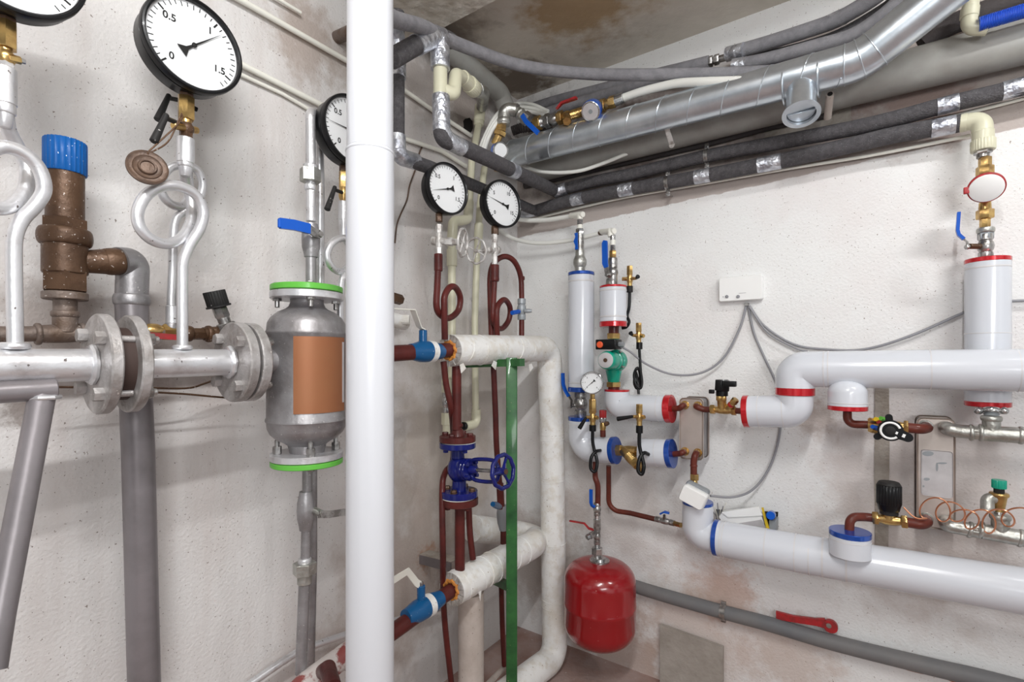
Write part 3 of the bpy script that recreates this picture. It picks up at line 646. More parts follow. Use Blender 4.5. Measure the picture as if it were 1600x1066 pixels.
# green stand
t = T('pipe_stand', 'green painted square steel stand holding both collectors', 'stand', V((L(799.5, 600, .43).x, L(799.5, 600, .43).y, 0)))
pp = L(799.5, 560, .43); ptop = L(799.5, 559, .43); w_ = rm(L, 799.5, .43, 8.6)*2
dv = V((pp.x, pp.y, 0)).normalized(); sd = V((dv.y, -dv.x, 0))
t.add('post', G().box(V((pp.x, pp.y, ptop.z/2)), sd, dv, Z, w_, w_, ptop.z, .004), 'green')
q0 = L(808, 568, .43); 
t.add('top_bar', G().box(mid(L(799, 567, .43), L(742, 569, .20)), (L(799, 567, .43)-L(742, 569, .20)), NL.cross(Z), Z, .36, .035, .03), 'green')
t.add('lower_bar', G().box(mid(L(799, 918, .43), L(770, 905, .20)), (L(799, 918, .43)-L(770, 905, .20)), DL, Z, .26, .03, .03), 'green')
t = T('wall_bracket', 'rusty angle iron stub let into the left wall beside the lower collector', 'bracket', L(665, 880, .0))
qa, qb = L(663, 868, .002), L(712, 880, .19)
t.add('top_leaf', G().box(mid(qa, qb)+Z*.012, qb-qa, DL, Z, (qb-qa).length, .06, .005), 'dirtyplaster', label='dusty upper face')
t.add('side_leaf', G().box(mid(qa, qb)-DL*.028-Z*.008, qb-qa, DL, Z, (qb-qa).length, .005, .04), 'greypaint', label='dark lower edge')

# red pipework between the collectors
VX = 715
t = T('gate_valve', 'dark blue flanged valve with a side handwheel between the collectors', 'valve', L(717, 775, OC))
vc = L(716, 733, OC)
t.vs(L, 715, OC, [(700, 691.5, 28.5, 'c', 'blueiron', 'flange_plate'), (716, 699, (11, 10), 'c', 'blueiron', 'neck')])
t.vs(L, 717.5, OC, [(776, 766, 29, 'c', 'blueiron', 'flange_plate'), (768, 750, (12, 11), 'c', 'blueiron', 'neck')])
t.add('body', G().ball(vc, .046, 28, (.9, .9, 1.15)), 'blueiron')
t.vs(L, 716.5, OC, [(691.5, 690.2, 27, 'c', 'creamwhite', 'gasket'), (777.5, 776, 27, 'c', 'creamwhite', 'gasket')])
wc = L(786, 737, .545); ax = (wc-vc).normalized()
t.add('bonnet_flange', G().seg(vc+ax*.035, vc+ax*.05, .042, 'c').seg(vc+ax*.052, vc+ax*.066, .042, 'c'), 'blueiron')
s_ = ax.cross(Z).normalized(); uu = s_.cross(ax)
for k in range(4):
    an = pi/4+k*pi/2; q = vc+(s_*cos(an)+uu*sin(an))*.034
    t.add('bolt', G().seg(q+ax*.030, q+ax*.078, .0085, 'h'), 'blueiron')
lw = (wc-vc).length
for sgn in (-1, 1):
    t.add('yoke_arm', G().tube(smooth([vc+ax*.066+uu*.02*sgn, vc+ax*.09+uu*.038*sgn, vc+ax*(lw-.045)+uu*.038*sgn, vc+ax*(lw-.02)+uu*.012*sgn], 6), .0075, 12), 'blueiron')
t.seg('spindle', vc+ax*.06, wc+ax*.008, .007, 'c', 'steel'); t.seg('gland', vc+ax*.066, vc+ax*.10, (.018, .012), 'c', 'blueiron')
t.seg('spindle_hub', wc-ax*.035, wc-ax*.005, .014, 'c', 'blueiron')
t.add('handwheel', handwheel(G(), wc, ax, .058, .008, 3, .025, 10), 'blueiron')
t.seg('spindle_nut', wc+ax*.006, wc+ax*.016, .011, 'h', 'bronze')
t = T('link_pipe', 'red brown pipe with flanges joining the collectors through the blue valve', 'pipe', L(718, 890, OC))
t.vs(L, 713.5, OC, [(672, 570, 7.5, 'c', 'redoxide', 'pipe_run')])
t.vs(L, 715, OC, [(668, 662, 8.5, 'r', 'redoxide', 'collar'), (684, 670, (13, 8), 'c', 'redoxide', 'cone'), (690, 681, 28.5, 'c', 'redoxide', 'flange_plate')])
t.vs(L, 718.5, OC, [(900, 786, 8, 'c', 'redoxide', 'pipe_run'), (788, 777.5, 29, 'c', 'redoxide', 'flange_plate')])
for W_, y, h, sgn in ((715, 681, .012, 1), (718, 766, .012, 1)):
    c_ = L(W_, y, OC); mt = 'redoxide' if y == 681 else 'bronze'
    bolts(t, c_, Z, .052, 4, .012, h, mt, ph=.3)
for W_, y in ((715, 700), (718, 788)):
    bolts(t, L(W_, y, OC), -Z, .052, 4, .011, .012, 'blueiron' if y == 700 else 'redoxide', ph=.3)
pipe('bypass_pipe', 'thin dark red bypass curving left round the blue valve down to the floor', 'pipe', run(L, [(693, 565, .31), (697, 600, .31), (705, 640, .31), (708, 680, .24), (707, 722, .24), (696, 738, .26), (691, 765, .28), (692, 860, .30), (694, 960, .25), (706, 1075, .24)]), .0118, 'redoxide', sm=7)
pipe('bypass_pipe', 'short red branch pipe standing on the lower collector, right of the blue valve', 'pipe', run(L, [(732, 780, .30), (734, 830, .31), (739, 874, .32)]), .0125, 'redoxide', sm=5)
t = T('drain_valve', 'dark grey valve with blue tap, behind the green post', 'valve', L(787, 840, .30))
pipe('pipe_run', '', '', run(L, [(771, 570, .30), (774, 640, .30), (776, 700, .30), (781, 760, .30)]), .0125, 'redoxide', sm=5, T_=t)
t.seg('lower_pipe', L(787, 815, .30), L(787, 850, .30), .0145, 'c', 'redoxide'); t.seg('collar', L(781, 755, .30), L(783, 795, .30), .016, 'c', 'redoxide')
t.seg('valve_body', L(784, 790, .30), L(787, 828, .30), .026, 'b', 'bluegrey'); t.seg('tap', L(781, 792, .33), L(770, 788, .37), .014, 'b', 'bluevalve')
pipe('drain_pipe', 'thin red pipe dropping from lower collector behind the green post', 'pipe', run(L, [(783, 905, .30), (785, 980, .28), (788, 1040, .27)]), .0115, 'redoxide', sm=4)
pipe('floor_conduit', 'thin beige conduit lying on the floor left of the green post', 'conduit', [L(760, 1072, .33), L(787, 1044, .25)], .012, 'beige')
# gauges of the collectors with siphons
def side_valve(lab, px, off, y0, sgn, wpx, wy, woff, yflare):
    t = T('needle_valve', lab, 'valve', L(px, yflare, off))
    return t
OG = .315
t = T('pressure_gauge', 'black rimmed gauge with pointer near 0.2 over the left red siphon', 'gauge', L(685, 345, OG))
s = L(689, 337, OG); c = s+Z*.092+NL*.03-DL*.0
gauge(t, c, (NL+V((-.08, -.1, 0))), .0945, .045, ('0', '0.5', '1', '1.5'), .17, 1.6)
t.vs(L, 686, OG, [(347, 334, 5.5, 'h', 'bronze', 'neck')])
t = T('pressure_gauge', 'black rimmed gauge reading about 3.5 of 15, over the right siphon', 'gauge', L(773, 362, OG))
s = L(776, 357, OG); c = s+Z*.0975+NL*.03
gauge(t, c, (NL+V((-.15, -.15, 0))), .100, .045, ('0', '5', '10', '15'), 3.4, 16, minor=.5)
t.vs(L, 773.5, OG, [(367, 354, 6, 'h', 'bronze', 'neck')])
def needle(lab, px, y, wheel, fl):
    t = T('needle_valve', lab, 'valve', L(px, y+28, OG))
    k = fl
    t.vs(L, px, OG, [(y-12, y-26, 5.5*k, 'h', 'worn', 'nut'), (y+12, y-14, 6*k, 'b', 'worn', 'body'), (y+26, y+10, 5.2*k, 'h', 'worn', 'nut')])
    a = L(px, y, OG); wc = L(*wheel); ax = (wc-a).normalized()
    t.add('bonnet', G().seg(a-ax*.028, a-ax*.01, .016, 'c').seg(a, a+ax*.025, .013, 'c').seg(a+ax*.025, a+ax*.055, .0155, 'h').seg(a+ax*.055, a+ax*.075, .012, 'h'), 'worn')
    t.seg('spindle', a+ax*.07, wc+ax*.008, .0045, 'c', 'worn')
    t.add('handwheel', handwheel(G(), wc, ax, .050, .0045, 4, .03, 8), 'worn')
needle('silver needle valve with round handwheel facing right, under the 0.2 gauge', 686, 377, (723, 379, OG+.085), 1)
needle('silver needle valve with handwheel to its left, under the right middle gauge', 773, 391, (744, 392, OG+.0), .9)
t = T('siphon_pipe', 'red brown coiled siphon on the left part of the upper collector', 'pipe', L(695, 520, OC))
t.vs(L, 685, OG, [(421, 397, 6.8, 'c', 'redoxide', 'socket'), (424, 417, 6.9, 'r', 'redoxide', 'collar')])
pipe('coil', '', '', run(L, [(684.5, 418, OG), (683, 450, OG), (682, 478, OG), (688, 492, OG-.01), (702, 497, OG-.02), (716, 485, OG-.02), (719, 465, OG-.015), (712, 450, OG), (703, 449, OG+.01), (695, 462, OG+.015), (694, 480, OG+.015), (695, 530, OG)]), .0122, 'redoxide', sm=7, T_=t)
t = T('siphon_pipe', 'red brown coiled siphon on the middle of the upper collector', 'pipe', L(775, 525, OC))
t.vs(L, 773, OG, [(437, 414, 7, 'c', 'redoxide', 'socket'), (440, 433, 7.2, 'r', 'redoxide', 'collar')])
pipe('coil', '', '', run(L, [(773, 434, OG), (771, 470, OG), (770, 495, OG), (775, 510, OG-.01), (785, 513, OG-.02), (795, 500, OG-.02), (797, 482, OG-.015), (791, 470, OG), (784, 470, OG+.01), (777, 481, OG+.015), (776, 500, OG+.015), (777, 530, OG)]), .0122, 'redoxide', sm=7, T_=t)
t = T('loop_pipe', 'red brown pipe arching right from the gauge down through a small grey valve', 'pipe', L(815, 525, OC))
pipe('arch', '', '', run(L, [(768, 528, .28), (766, 470, .27), (766, 430, .27), (773, 410, .28), (788, 401, .30), (803, 408, .315), (813, 430, OG), (815, 460, OG), (815, 528, OG)]), .0122, 'redoxide', sm=7, T_=t)
t.vs(L, 815, OG, [(438, 432, 5, 'r', 'redoxide', 'collar')])
t = T('drain_valve', 'small grey valve with a blue tap on the arching red pipe', 'valve', L(815, 500, OC))
t.vs(L, 815, OG, [(500, 467, 7.5, 'v', 'bluegrey', 'valve_body')])
t.seg('stem', L(819, 486, OG+.02), L(831, 486, OG+.05), .010, 'b', 'bluegrey'); t.seg('tap', L(800, 489, OG), L(811, 487, OG), .010, 'k', 'bluelever')
# cream plastic risers on the left wall behind the gauges
t = T('plastic_riser', 'cream plastic riser with elbow jogs behind the two middle gauges', 'pipe', L(706, 690, .10))
pipe('upper_run', '', '', run(L, [(750, 182, .10), (746, 205, .10), (737, 254, .10), (733, 322, .10)]), .0165, 'cream', T_=t, n=20)
t.add('elbow', G().tube(fillet([L(733, 315, .10), L(731, 343, .10), L(708, 346, .10), L(706, 378, .10)], .03), .0225, 24), 'cream')
t.vs(L, 706, .10, [(640, 370, 6.3, 'c', 'cream', 'lower_run'), (416, 390, 8.3, 'c', 'cream', 'socket')])
t.add('socket', G().seg(L(748.5, 190, .10), L(750.5, 165, .10), .026, 'c').seg(L(748, 196, .10), L(748.6, 188, .10), .024, 'r'), 'cream')
t.vs(L, 699, .10, [(614, 592, 9, 'h', 'cream', 'union_nut'), (664, 645, 9.5, 'h', 'cream', 'union_nut'), (690, 662, 7.5, 'c', 'cream', 'socket')])
t = T('water_valve', 'small chrome valve between cream plastic unions behind the red pipes', 'valve', L(698, 650, .1))
t.vs(L, 698, .10, [(646, 612, 7.5, 'v', 'chrome', 'valve_body')])
t = T('plastic_riser', 'cream plastic riser to the right ending in a bottom elbow', 'pipe', L(740, 665, .08))
pipe('pipe_run', '', '', run(L, [(757, 262, .08), (750, 320, .08), (745, 400, .08), (742, 500, .08), (743, 640, .08)]), .0160, 'cream', T_=t, n=20)
t.add('elbow', G().tube(fillet([L(744, 640, .08), L(744, 663, .08), L(726, 666, .08)], .03), .0225, 24), 'cream')
t.seg('socket', L(747, 376, .08), L(748.5, 350, .08), .0215, 'c', 'cream'); t.seg('end_ring', L(727, 666, .08), L(723, 666, .08), .019, 'c', 'black')
# left foam column with taped corners and the second foam run
OFm = .30
t = T('foam_pipe', 'grey foam pipe beside the white standing pipe, corners wrapped in silver tape', 'pipe', L(622, 255, .24))
cl = run(L, [(618, 20, .26), (622, 60, .26), (622, 238, .26), (660, 258, .26), (760, 300, .20), (815, 322, .16)])
t.add('foam_run', G().tube(fillet([L(621, 20, .26), L(621, 244, .26), L(672, 262, .25), L(840, 331, .16)], .03), .025, 24), 'foam')
t.add('tape_wrap', G().tube(fillet([L(606, 22, .30), L(621, 60, .26), L(621, 122, .26)], .03), .0295, 24), 'tape')
t.add('tape_wrap', G().tube(fillet([L(621, 212, .26), L(621, 244, .26), L(650, 253, .25)], .03), .029, 24), 'tape')
# foam pipe with the tee
OT = .36
t = T('foam_pipe', 'dark foam pipe crossing in front of the gauges, from taped corner to right wall', 'pipe', L(690, 230, OT))
e1 = R(869, 299, .075)
t.add('foam_run', G().tube(fillet([L(690, 195, OT), L(690, 216, OT), L(718, 228, OT), L(760, 247, OT), e1], .035), [.030]*30+[.028]*20, 28), 'foam')
t.add('tape_wrap', G().tube(fillet([L(689, 150, OT), L(690, 214, OT), L(722, 231, OT)], .035), .0315, 28), 'tape')
m1 = L(760, 247, OT); q = mid(m1, e1, .28); q2 = mid(m1, e1, .36)
t.add('tape_wrap', G().tube([q, q2], .0318, 28), 'tape')
t = T('plastic_tee', 'cream plastic tee with a side branch between two silver taped sleeves', 'fitting', L(690, 150, OT))
t.vs(L, 688, OT, [(155, 100, 11, 'c', 'cream', 'body')])
t.add('branch', G().tube(fillet([L(690, 140, OT), L(709, 149, OT+.02), L(712, 117, OT), L(728, 124, OT-.03)], .026), .0245, 26), 'cream')
a, b = L(722, 121, OT-.02), L(742, 140, OT-.05); d = (b-a)
t.add('collar', G().seg(a, mid(a, b, .6), .028, 'c').seg(mid(a, b, .5), b, .033, 'k'), 'cream')
t = T('foam_pipe', 'silver taped vertical stub hanging from a dark foam pipe near the ceiling', 'pipe', L(688, 105, OT))
t.add('tape_wrap', G().tube([L(687, 62, OT), L(688, 108, OT)], .0345, 28), 'tape')
t.add('foam_run', G().tube([L(612, 92, OT), L(665, 62, OT)], .031, 24).tube([L(660, 66, OT), L(690, 56, OT-.02), L(705, 64, OT-.04)], .028, 24), 'foam')
t.add('tape_wrap', G().tube([L(650, 71, OT), L(682, 56, OT), L(690, 60, OT)], .034, 24), 'tape')
t = T('galvanized_elbow', 'grey galvanized elbow joining two cream plastic collars', 'fitting', L(754, 165, .2))
t.add('elbow', G().tube(fillet([L(741, 138, .30), L(756, 145, .26), L(753, 166, .14)], .03), .026, 24), 'zinc')
t.seg('ring', L(745, 139, .29), L(748, 141, .28), .030, 'r', 'zinc')
pipe('vent_pipe', 'thick grey plastic pipe running under the ceiling along the left wall', 'pipe', fillet([L(660, 38, .10), L(700, 76, .10), L(782, 146, .10), L(791, 170, .10)], .05), .046, 'sewer')
# wire hanging on the left wall
pipe('wire', 'black and cream speckled wire hanging crooked on the left wall', 'wire', run(L, [(660, 228, .008), (655, 240, .01), (650, 262, .008), (640, 290, .01), (636, 312, .008), (626, 335, .01), (620, 352, .008), (617, 380, .008)]), .0035, 'medal', sm=4, n=8)
t = T('wall_fitting', 'dirty white plastic fitting peeking out right of the white standing pipe', 'fitting', L(616, 520, .2))
t.add('nut', G().seg(L(606, 498, .15), L(634, 505, .15), .028, 'c').seg(L(618, 500, .15), L(640, 500, .19), .019, 'k'), 'wrap')
t.seg('cap', L(606, 463, .15), L(627, 469, .15), .020, 'h', 'bronze')

# ------------------------------------------------------------ pipes under the ceiling in the corner
def X3(spec): return [ (R if w == 'R' else L)(x, y, o) for w, x, y, o in spec]
pipe('foam_hose', 'long pale grey foam hose sagging across under the ceiling', 'hose', [Yp(560, 2, 1.25), Yp(616, 30, 1.48), Yp(660, 42, 1.68), Yp(700, 62, 1.85), Yp(740, 78, 1.95), Yp(800, 99, 2.08), Yp(860, 110, 2.12), Yp(930, 116, 2.12), Yp(1000, 117, 2.04), R(1100, 116, .27), R(1165, 114, .19), R(1240, 110, .13)], .0235, 'foamlight', sm=6, n=24)
def line(name, lab, cat, pts, r, mt, sm=6, T_=None, n=22, group=None): return pipe(name, lab, cat, run(R, pts), r, mt, sm=sm, T_=T_, n=n, group=group)
# two dark foam water pipes
t = T('foam_pipe', 'upper dark foam pipe with silver tape bands, clipped along the right wall', 'pipe', R(1100, 250, .1))
P1 = [(869, 299, .075), (886, 294, .075), (940, 281, .075), (991, 271, .075), (1095, 246, .075), (1210, 224, .075), (1330, 201, .075), (1400, 185, .075), (1482, 163, .075), (1597, 136, .075), (1720, 104, .075), (2200, -21, .075)]
line('foam_run', '', '', P1, .0275, 'foam', T_=t)
for x0, y0, x1, y1 in ((1464, 168, 1498, 159), (1566, 143, 1602, 134)): t.add('tape_band', G().tube([R(x0, y0, .075), R(x1, y1, .075)], .0287, 24), 'tape')
t.add('tape_band', G().tube([R(866, 300, .09), R(885, 294.5, .075)], .031, 24), 'tape')
t = T('foam_pipe', 'lower dark foam pipe with silver tape bands, ending at the cream elbow', 'pipe', R(1100, 285, .1))
P2 = [(828, 331, .075), (836, 329, .075), (897, 312, .075), (980, 296, .075), (1094, 276, .075), (1202, 255, .075), (1300, 234, .075), (1398, 211, .075), (1504, 192, .075)]
line('foam_run', '', '', P2, .029, 'foam', T_=t)
for x0, y0, x1, y1 in ((894, 313, 912, 309), (968, 298.5, 990, 294), (1086, 277.5, 1110, 273), (1184, 259, 1221, 251.5), (1455, 201.5, 1493, 194), (815, 334, 836, 329)): t.add('tape_band', G().tube([R(x0, y0, .075), R(x1, y1, .075)], .0303, 24), 'tape')
line('brown_pipe', 'dark bare pipe between the duct and the foam pipes on the right wall', 'pipe', [(820, 290, .022), (850, 283, .022), (940, 261, .022), (1100, 224, .022), (1190, 200, .022), (1290, 178, .022)], .018, 'darkfoam', 5)
# sewer pipe and spiral duct
line('sewer_pipe', 'thick dull grey drain pipe along the wall behind the spiral duct', 'pipe', [(830, 266, .09), (900, 247, .09), (1300, 142, .09), (1450, 103, .09), (1600, 64, .09), (1760, 22, .09), (2200, -92, .09)], .070, 'sewer', 3, n=48)
t = T('spiral_duct', 'shiny spiral wound metal duct running to the right under the ceiling', 'duct', R(1015, 200, .3))
D0, D1, D2 = R(800, 241, .30), R(1345, 95, .30), R(1540, -62, .36)
arc = fillet([D0, D1, D2], .16, 10)
t.add('duct_run', G().tube([D0, arc[1]], .0625, 64), 'duct')
g = G(); ln = (arc[1]-D0).length; dd = (arc[1]-D0).normalized(); u = dd.cross(Z).normalized(); w = u.cross(dd); pts = []
for k in range(int(ln/.125*24)): a = 2*pi*k/24; pts.append(D0+dd*(.125*k/24)+(u*cos(a)+w*sin(a))*.0628)
t.add('seam', g.tube(pts, .0024, 6), 'duct')
t.add('elbow', G().tube(arc[1:-1], .0628, 64), 'duct')
t.add('upper_run', G().tube([arc[-2], D2], .0622, 64), 'duct')
for p, a_ in ((arc[1], dd), (arc[6], (arc[7]-arc[5])), (arc[-2], D2-D1)): t.add('joint_ring', G().torus(p, a_, .0632, .0022, 56, 8), 'duct')
tc = R(1252, 128, .30); tb = R(1252, 178, .36)
for f_ in (-.052, .052):
    t.add('joint_ring', G().torus(tc+dd*f_, dd, .0632, .003, 56, 8), 'duct')
d = (tb-tc).normalized(); ln = (tb-tc).length
g = G().lathe(tc, d, [(.02, .046), (ln, .046), (ln, .058), (ln+.003, .058), (ln+.003, .044), (.03, .0435)], 48)
st = t.add('side_branch', g, 'duct'); t.add('damper_disc', G().lathe(tb-d*.012, d, [(0, .042), (.002, .042)], 40).box(tb-d*.008, DR, NR, d, .08, .006, .003), 'duct', st)
t = T('strap_hanger', 'short perforated steel strap hanging from the spiral duct', 'bracket', R(1048, 232, .27))
t.add('strap', G().strap([R(1041, 198, .30), R(1044, 208, .27), R(1050, 226, .22)], .02, .002, DR).lathe(R(1050, 227, .22), NR, [(0, .012), (.002, .012)], 16), 'worn')
pipe('pipe_stub', 'short open cream pipe stub sticking down beside the duct branch', 'pipe', [R(1293, 184, .12), R(1297, 147, .22)], .0125, 'beige')
one('pipe_opening', G().seg(R(1297, 147.5, .22), R(1297, 146.2, .224), .008, 'c', 16), 'hole', 'dark open mouth of the cream stub by the duct branch', 'opening')
# foam pipes above the duct
t = T('foam_pipe', 'upper grey foam pipe with silver tape curving into the ceiling, top right', 'pipe', R(1250, 70, .2))
line('foam_run', '', '', [(1136, 85, .12), (1200, 67, .12), (1275, 43, .12), (1307, 31, .13), (1340, 13, .15), (1368, -5, .17), (1400, -30, .19)], .0265, 'foamlight', T_=t)
for x0, y0, x1, y1 in ((1136, 85, 1162, 78), (1296, 35.5, 1322, 24)): t.add('tape_band', G().tube([R(x0, y0, .122), R(x1, y1, .135)], .028, 24), 'tape')
line('foam_pipe', 'middle dark foam strand between the two grey foam pipes, top right', 'pipe', [(1150, 98, .07), (1250, 74, .07), (1312, 53, .08), (1375, 17, .11), (1410, -10, .13)], .018, 'foam')
t = T('foam_pipe', 'lower grey foam pipe hugging the top of the duct elbow', 'pipe', R(1250, 90, .2))
line('foam_run', '', '', [(1144, 103, .15), (1200, 92, .15), (1275, 72, .15), (1325, 58, .15), (1362, 37, .16), (1400, 6, .18), (1425, -25, .19)], .024, 'foamlight', T_=t)
t.add('tape_band', G().tube([R(1144, 103, .15), R(1166, 99, .15)], .0252, 24), 'tape')
t = T('brass_coupling', 'small brass coupling between the upper grey foam sleeves', 'fitting', R(1120, 94, .12))
t.add('nut', G().seg(R(1107, 97, .12), R(1114, 95, .12), .022, 'h').seg(R(1116, 94.5, .12), R(1124, 92, .12), .021, 'h').seg(R(1112, 96, .12), R(1136, 89, .12), .014, 'c'), 'steel')
line('foam_pipe', 'grey foam sleeve along the top of the right wall left of the coupling', 'pipe', [(828, 170, .06), (870, 157, .06), (940, 139, .07), (1020, 118, .09), (1067, 107, .12), (1108, 97, .12)], .0255, 'foamlight')
line('foam_pipe', 'second grey foam sleeve just above the blue water meter', 'pipe', [(846, 180, .10), (880, 168, .12), (930, 153, .14), (985, 138, .16), (1045, 124, .18), (1090, 116, .18)], .026, 'foamlight')
line('flexible_hose', 'white hose from the blue water meter passing over the duct', 'hose', [(974, 153, .30), (1000, 144, .31), (1030, 136, .32), (1061, 130, .33), (1100, 128, .34), (1140, 127, .34), (1180, 126, .34)], .0165, 'hosewhite')
# coils of white hose in the corner
for i, (dy, o) in enumerate(((0, 0), (6, .02), (12, .03))):
    pipe('flexible_hose', ('outer', 'middle', 'inner')[i]+' white hose of the three arching round the dark corner', 'hose', X3([('L', 745+i*4, 250, .13+o), ('L', 757+i*3, 215, .18+o), ('L', 778+i*2, 178+dy*.6, .22+o), ('R', 805, 163+dy*.9, .20+o), ('R', 830, 163+dy, .18+o), ('R', 856, 174+dy*.6, .20+o)]), .0095, 'hosewhite', sm=6, n=14)
pipe('flexible_hose', 'white hose drooping below the spiral duct to the left', 'hose', X3([('L', 757, 235, .20), ('L', 780, 256, .22), ('R', 812, 259, .23), ('R', 850, 269, .22), ('R', 900, 268, .19), ('R', 940, 256, .16), ('R', 990, 236, .11)]), .0085, 'hosewhite', sm=6, n=14)
# meters
def meter(lab, c, n, r, ring, face, w, top='ink'):
    t = T('water_meter', lab, 'meter', c-Z*r); n = n.normalized()
    t.add('body', G().lathe(c-n*w, n, [(0, r*.7), (w*.3, r*.95), (w*.35, r), (w*.95, r), (w, r*.93)], 40), ring)
    t.add('face', G().lathe(c, n, [(0, r*.9), (.004, r*.88)], 40), face)
    return t
mc = R(923, 174, .38); n_ = (V((0, 0, CH))-mc+V((-.75, 0, -.75))).normalized()
t = meter('water meter with blue ring and round grey face beside the duct', mc, n_, .042, 'bluelever', 'hxlabel', .055); t.add('rim', G().torus(mc+n_*.002, n_, .037, .004, 40, 8), 'chrome'); t.add('glass', G().lathe(mc+n_*.008, n_, [(0, .036), (.001, .036)], 32), 'glass')
t.add('indicator', G().lathe(mc+n_*.0042, n_, [(0, .009), (.0008, .009)], 16), 'bluegrey')
t = T('meter_fittings', 'row of brass nuts and nipples leading to the blue water meter', 'fitting', R(860, 195, .35))
seq = [(836, 194, 846, 191, 14, 'h', 'brass', 'nut'), (846, 191, 852, 190, 11, 'th', 'steel', 'nipple'), (852, 190, 860, 188, 14, 'h', 'steel', 'nut'), (860, 188, 872, 185, 12, 'b', 'steel', 'valve_body'), (872, 185, 880, 183, 13, 'h', 'brass', 'nut'), (880, 183, 893, 180, 10, 'b', 'brass', 'strainer'), (893, 180, 912, 174, 9, 'th', 'brass', 'nipple')]
for x0, y0, x1, y1, rp, k, m_, nm in seq: t.seg(nm, R(x0, y0, .33), R(x1, y1, .33), rp*.0023, k, m_)
t.seg('strainer_plug', R(886, 182, .34), R(886, 190, .37), .02, 'h', 'brass')
for x0, y0, x1, y1, rp, k, m_, nm in [(938, 166, 946, 164, 12, 'h', 'brass', 'nut'), (946, 164, 957, 160, 9, 'c', 'brass', 'nipple'), (952, 161, 962, 158, 11, 'h', 'brass', 'nut'), (961, 158, 974, 153, 10, 'th', 'chrome', 'hose_tail')]: t.seg(nm, R(x0, y0, .31), R(x1, y1, .31), rp*.0023, k, m_)
t.add('lever', G().strap([R(862, 183, .36), R(866, 176, .37), R(872, 168, .375), R(878, 161, .38)], .014, .004, DR+NR), 'steel')
t.add('lever_grip', G().strap([R(870, 170, .375), R(878, 161, .38), R(901, 153, .385)], .016, .010, DR+NR), 'redlever', label='red lever grip')
t = T('galvanized_elbow', 'grey galvanized elbow and ball valve with blue lever in the corner', 'fitting', R(800, 190, .45))
t.add('elbow', G().tube(fillet([R(787, 196, .50), R(788, 170, .50), R(806, 172, .47)], .028), .027, 24).seg(R(787, 194, .5), R(787, 186, .5), .031, 'r'), 'zinc')
for x0, y0, x1, y1, rp, k, m_, nm in [(803, 171, 808, 174, 13, 'th', 'steel', 'nipple'), (808, 174, 818, 182, 12, 'v', 'zinc', 'valve_body'), (818, 182, 826, 188, 13, 'h', 'steel', 'nut')]: t.seg(nm, R(x0, y0, .46), R(x1, y1, .45), rp*.0023, k, m_)
t.add('lever', G().strap([R(816, 180, .49), R(822, 190, .50), R(841, 208, .50)], .020, .006, DR), 'bluelever', label='blue lever')
c0 = R(780, 205, .50)
t = T('brass_coupling', 'brass nut and tail between the corner elbow and the small meter', 'fitting', R(779, 225, .5))
for x0, y0, x1, y1, rp, k, m_, nm in [(783, 194, 782, 206, 11, 'h', 'brass', 'nut'), (782, 205, 780, 212, 13, 'h', 'brass', 'nut'), (780, 211, 773, 226, 8, 'c', 'brass', 'tail')]: t.seg(nm, R(x0, y0, .50), R(x1, y1, .50), rp*.0023, k, m_)
mc = R(782, 235, .52); n_ = (V((0, 0, CH))-mc+V((.9, 0, .3))).normalized()
t = meter('small water meter with blue ring and white lid above the right middle gauge', mc, n_, .036, 'bluelever', 'dial', .045)
t.add('rim', G().torus(mc+n_*.003, n_, .033, .004, 36, 8), 'chrome'); t.seg('tail', mc-n_*.03-Z*.03, mc-n_*.04-Z*.09, .016, 'h', 'brass')
line('corrugated_hose', 'dark ribbed hose bundle in the shadow of the corner', 'hose', [(800, 205, .16), (815, 200, .14), (838, 198, .12), (860, 195, .12)], [.022+.004*(k % 2) for k in range(40)], 'darkfoam', 10)
# upper right corner: cream elbow, blue corrugated hose, taped pipe
line('taped_pipe', 'black wrapped pipe with shiny tape at the upper right corner', 'pipe', [(1440, 70, .10), (1480, 42, .10), (1560, 10, .10), (1660, -25, .10)], .033, 'darkfoam', 4)
t = T('plastic_elbow', 'cream plastic elbow joined to the blue corrugated hose, top right', 'fitting', R(1512, 50, .2))
t.add('elbow', G().tube(fillet([R(1517, 4, .2), R(1513, 44, .2), R(1545, 44, .2)], .03), .021, 24).seg(R(1516, 12, .2), R(1514, 28, .2), .0235, 'c'), 'cream')
hp = [R(1530+x, 38-x*.30, .22) for x in range(0, 160, 2)]
one('corrugated_hose', G().tube([mid(a_, b_, k/3) for a_, b_ in zip(hp, hp[1:]) for k in range(3)], [.0175, .021, .0175]*0+[(.0175 if (i//2) % 2 else .021) for i in range(240)], 20), 'bluehose', 'bright blue corrugated hose leaving at the upper right edge', 'hose')
# thin cream cables
line('cable', 'thin cream cable strung just below the lower foam pipe', 'cable', [(830, 343, .03), (900, 326, .03), (980, 308, .03), (1100, 287, .03), (1229, 264, .03), (1360, 243, .03), (1516, 212, .03)], .006, 'creamwhite', 4, n=10)
line('cable', 'thin cream cable between the two foam pipes near the right edge', 'cable', [(1360, 214, .02), (1450, 192, .02), (1600, 154, .02), (1700, 126, .02), (2200, -4, .02)], .006, 'creamwhite', 4, n=10)
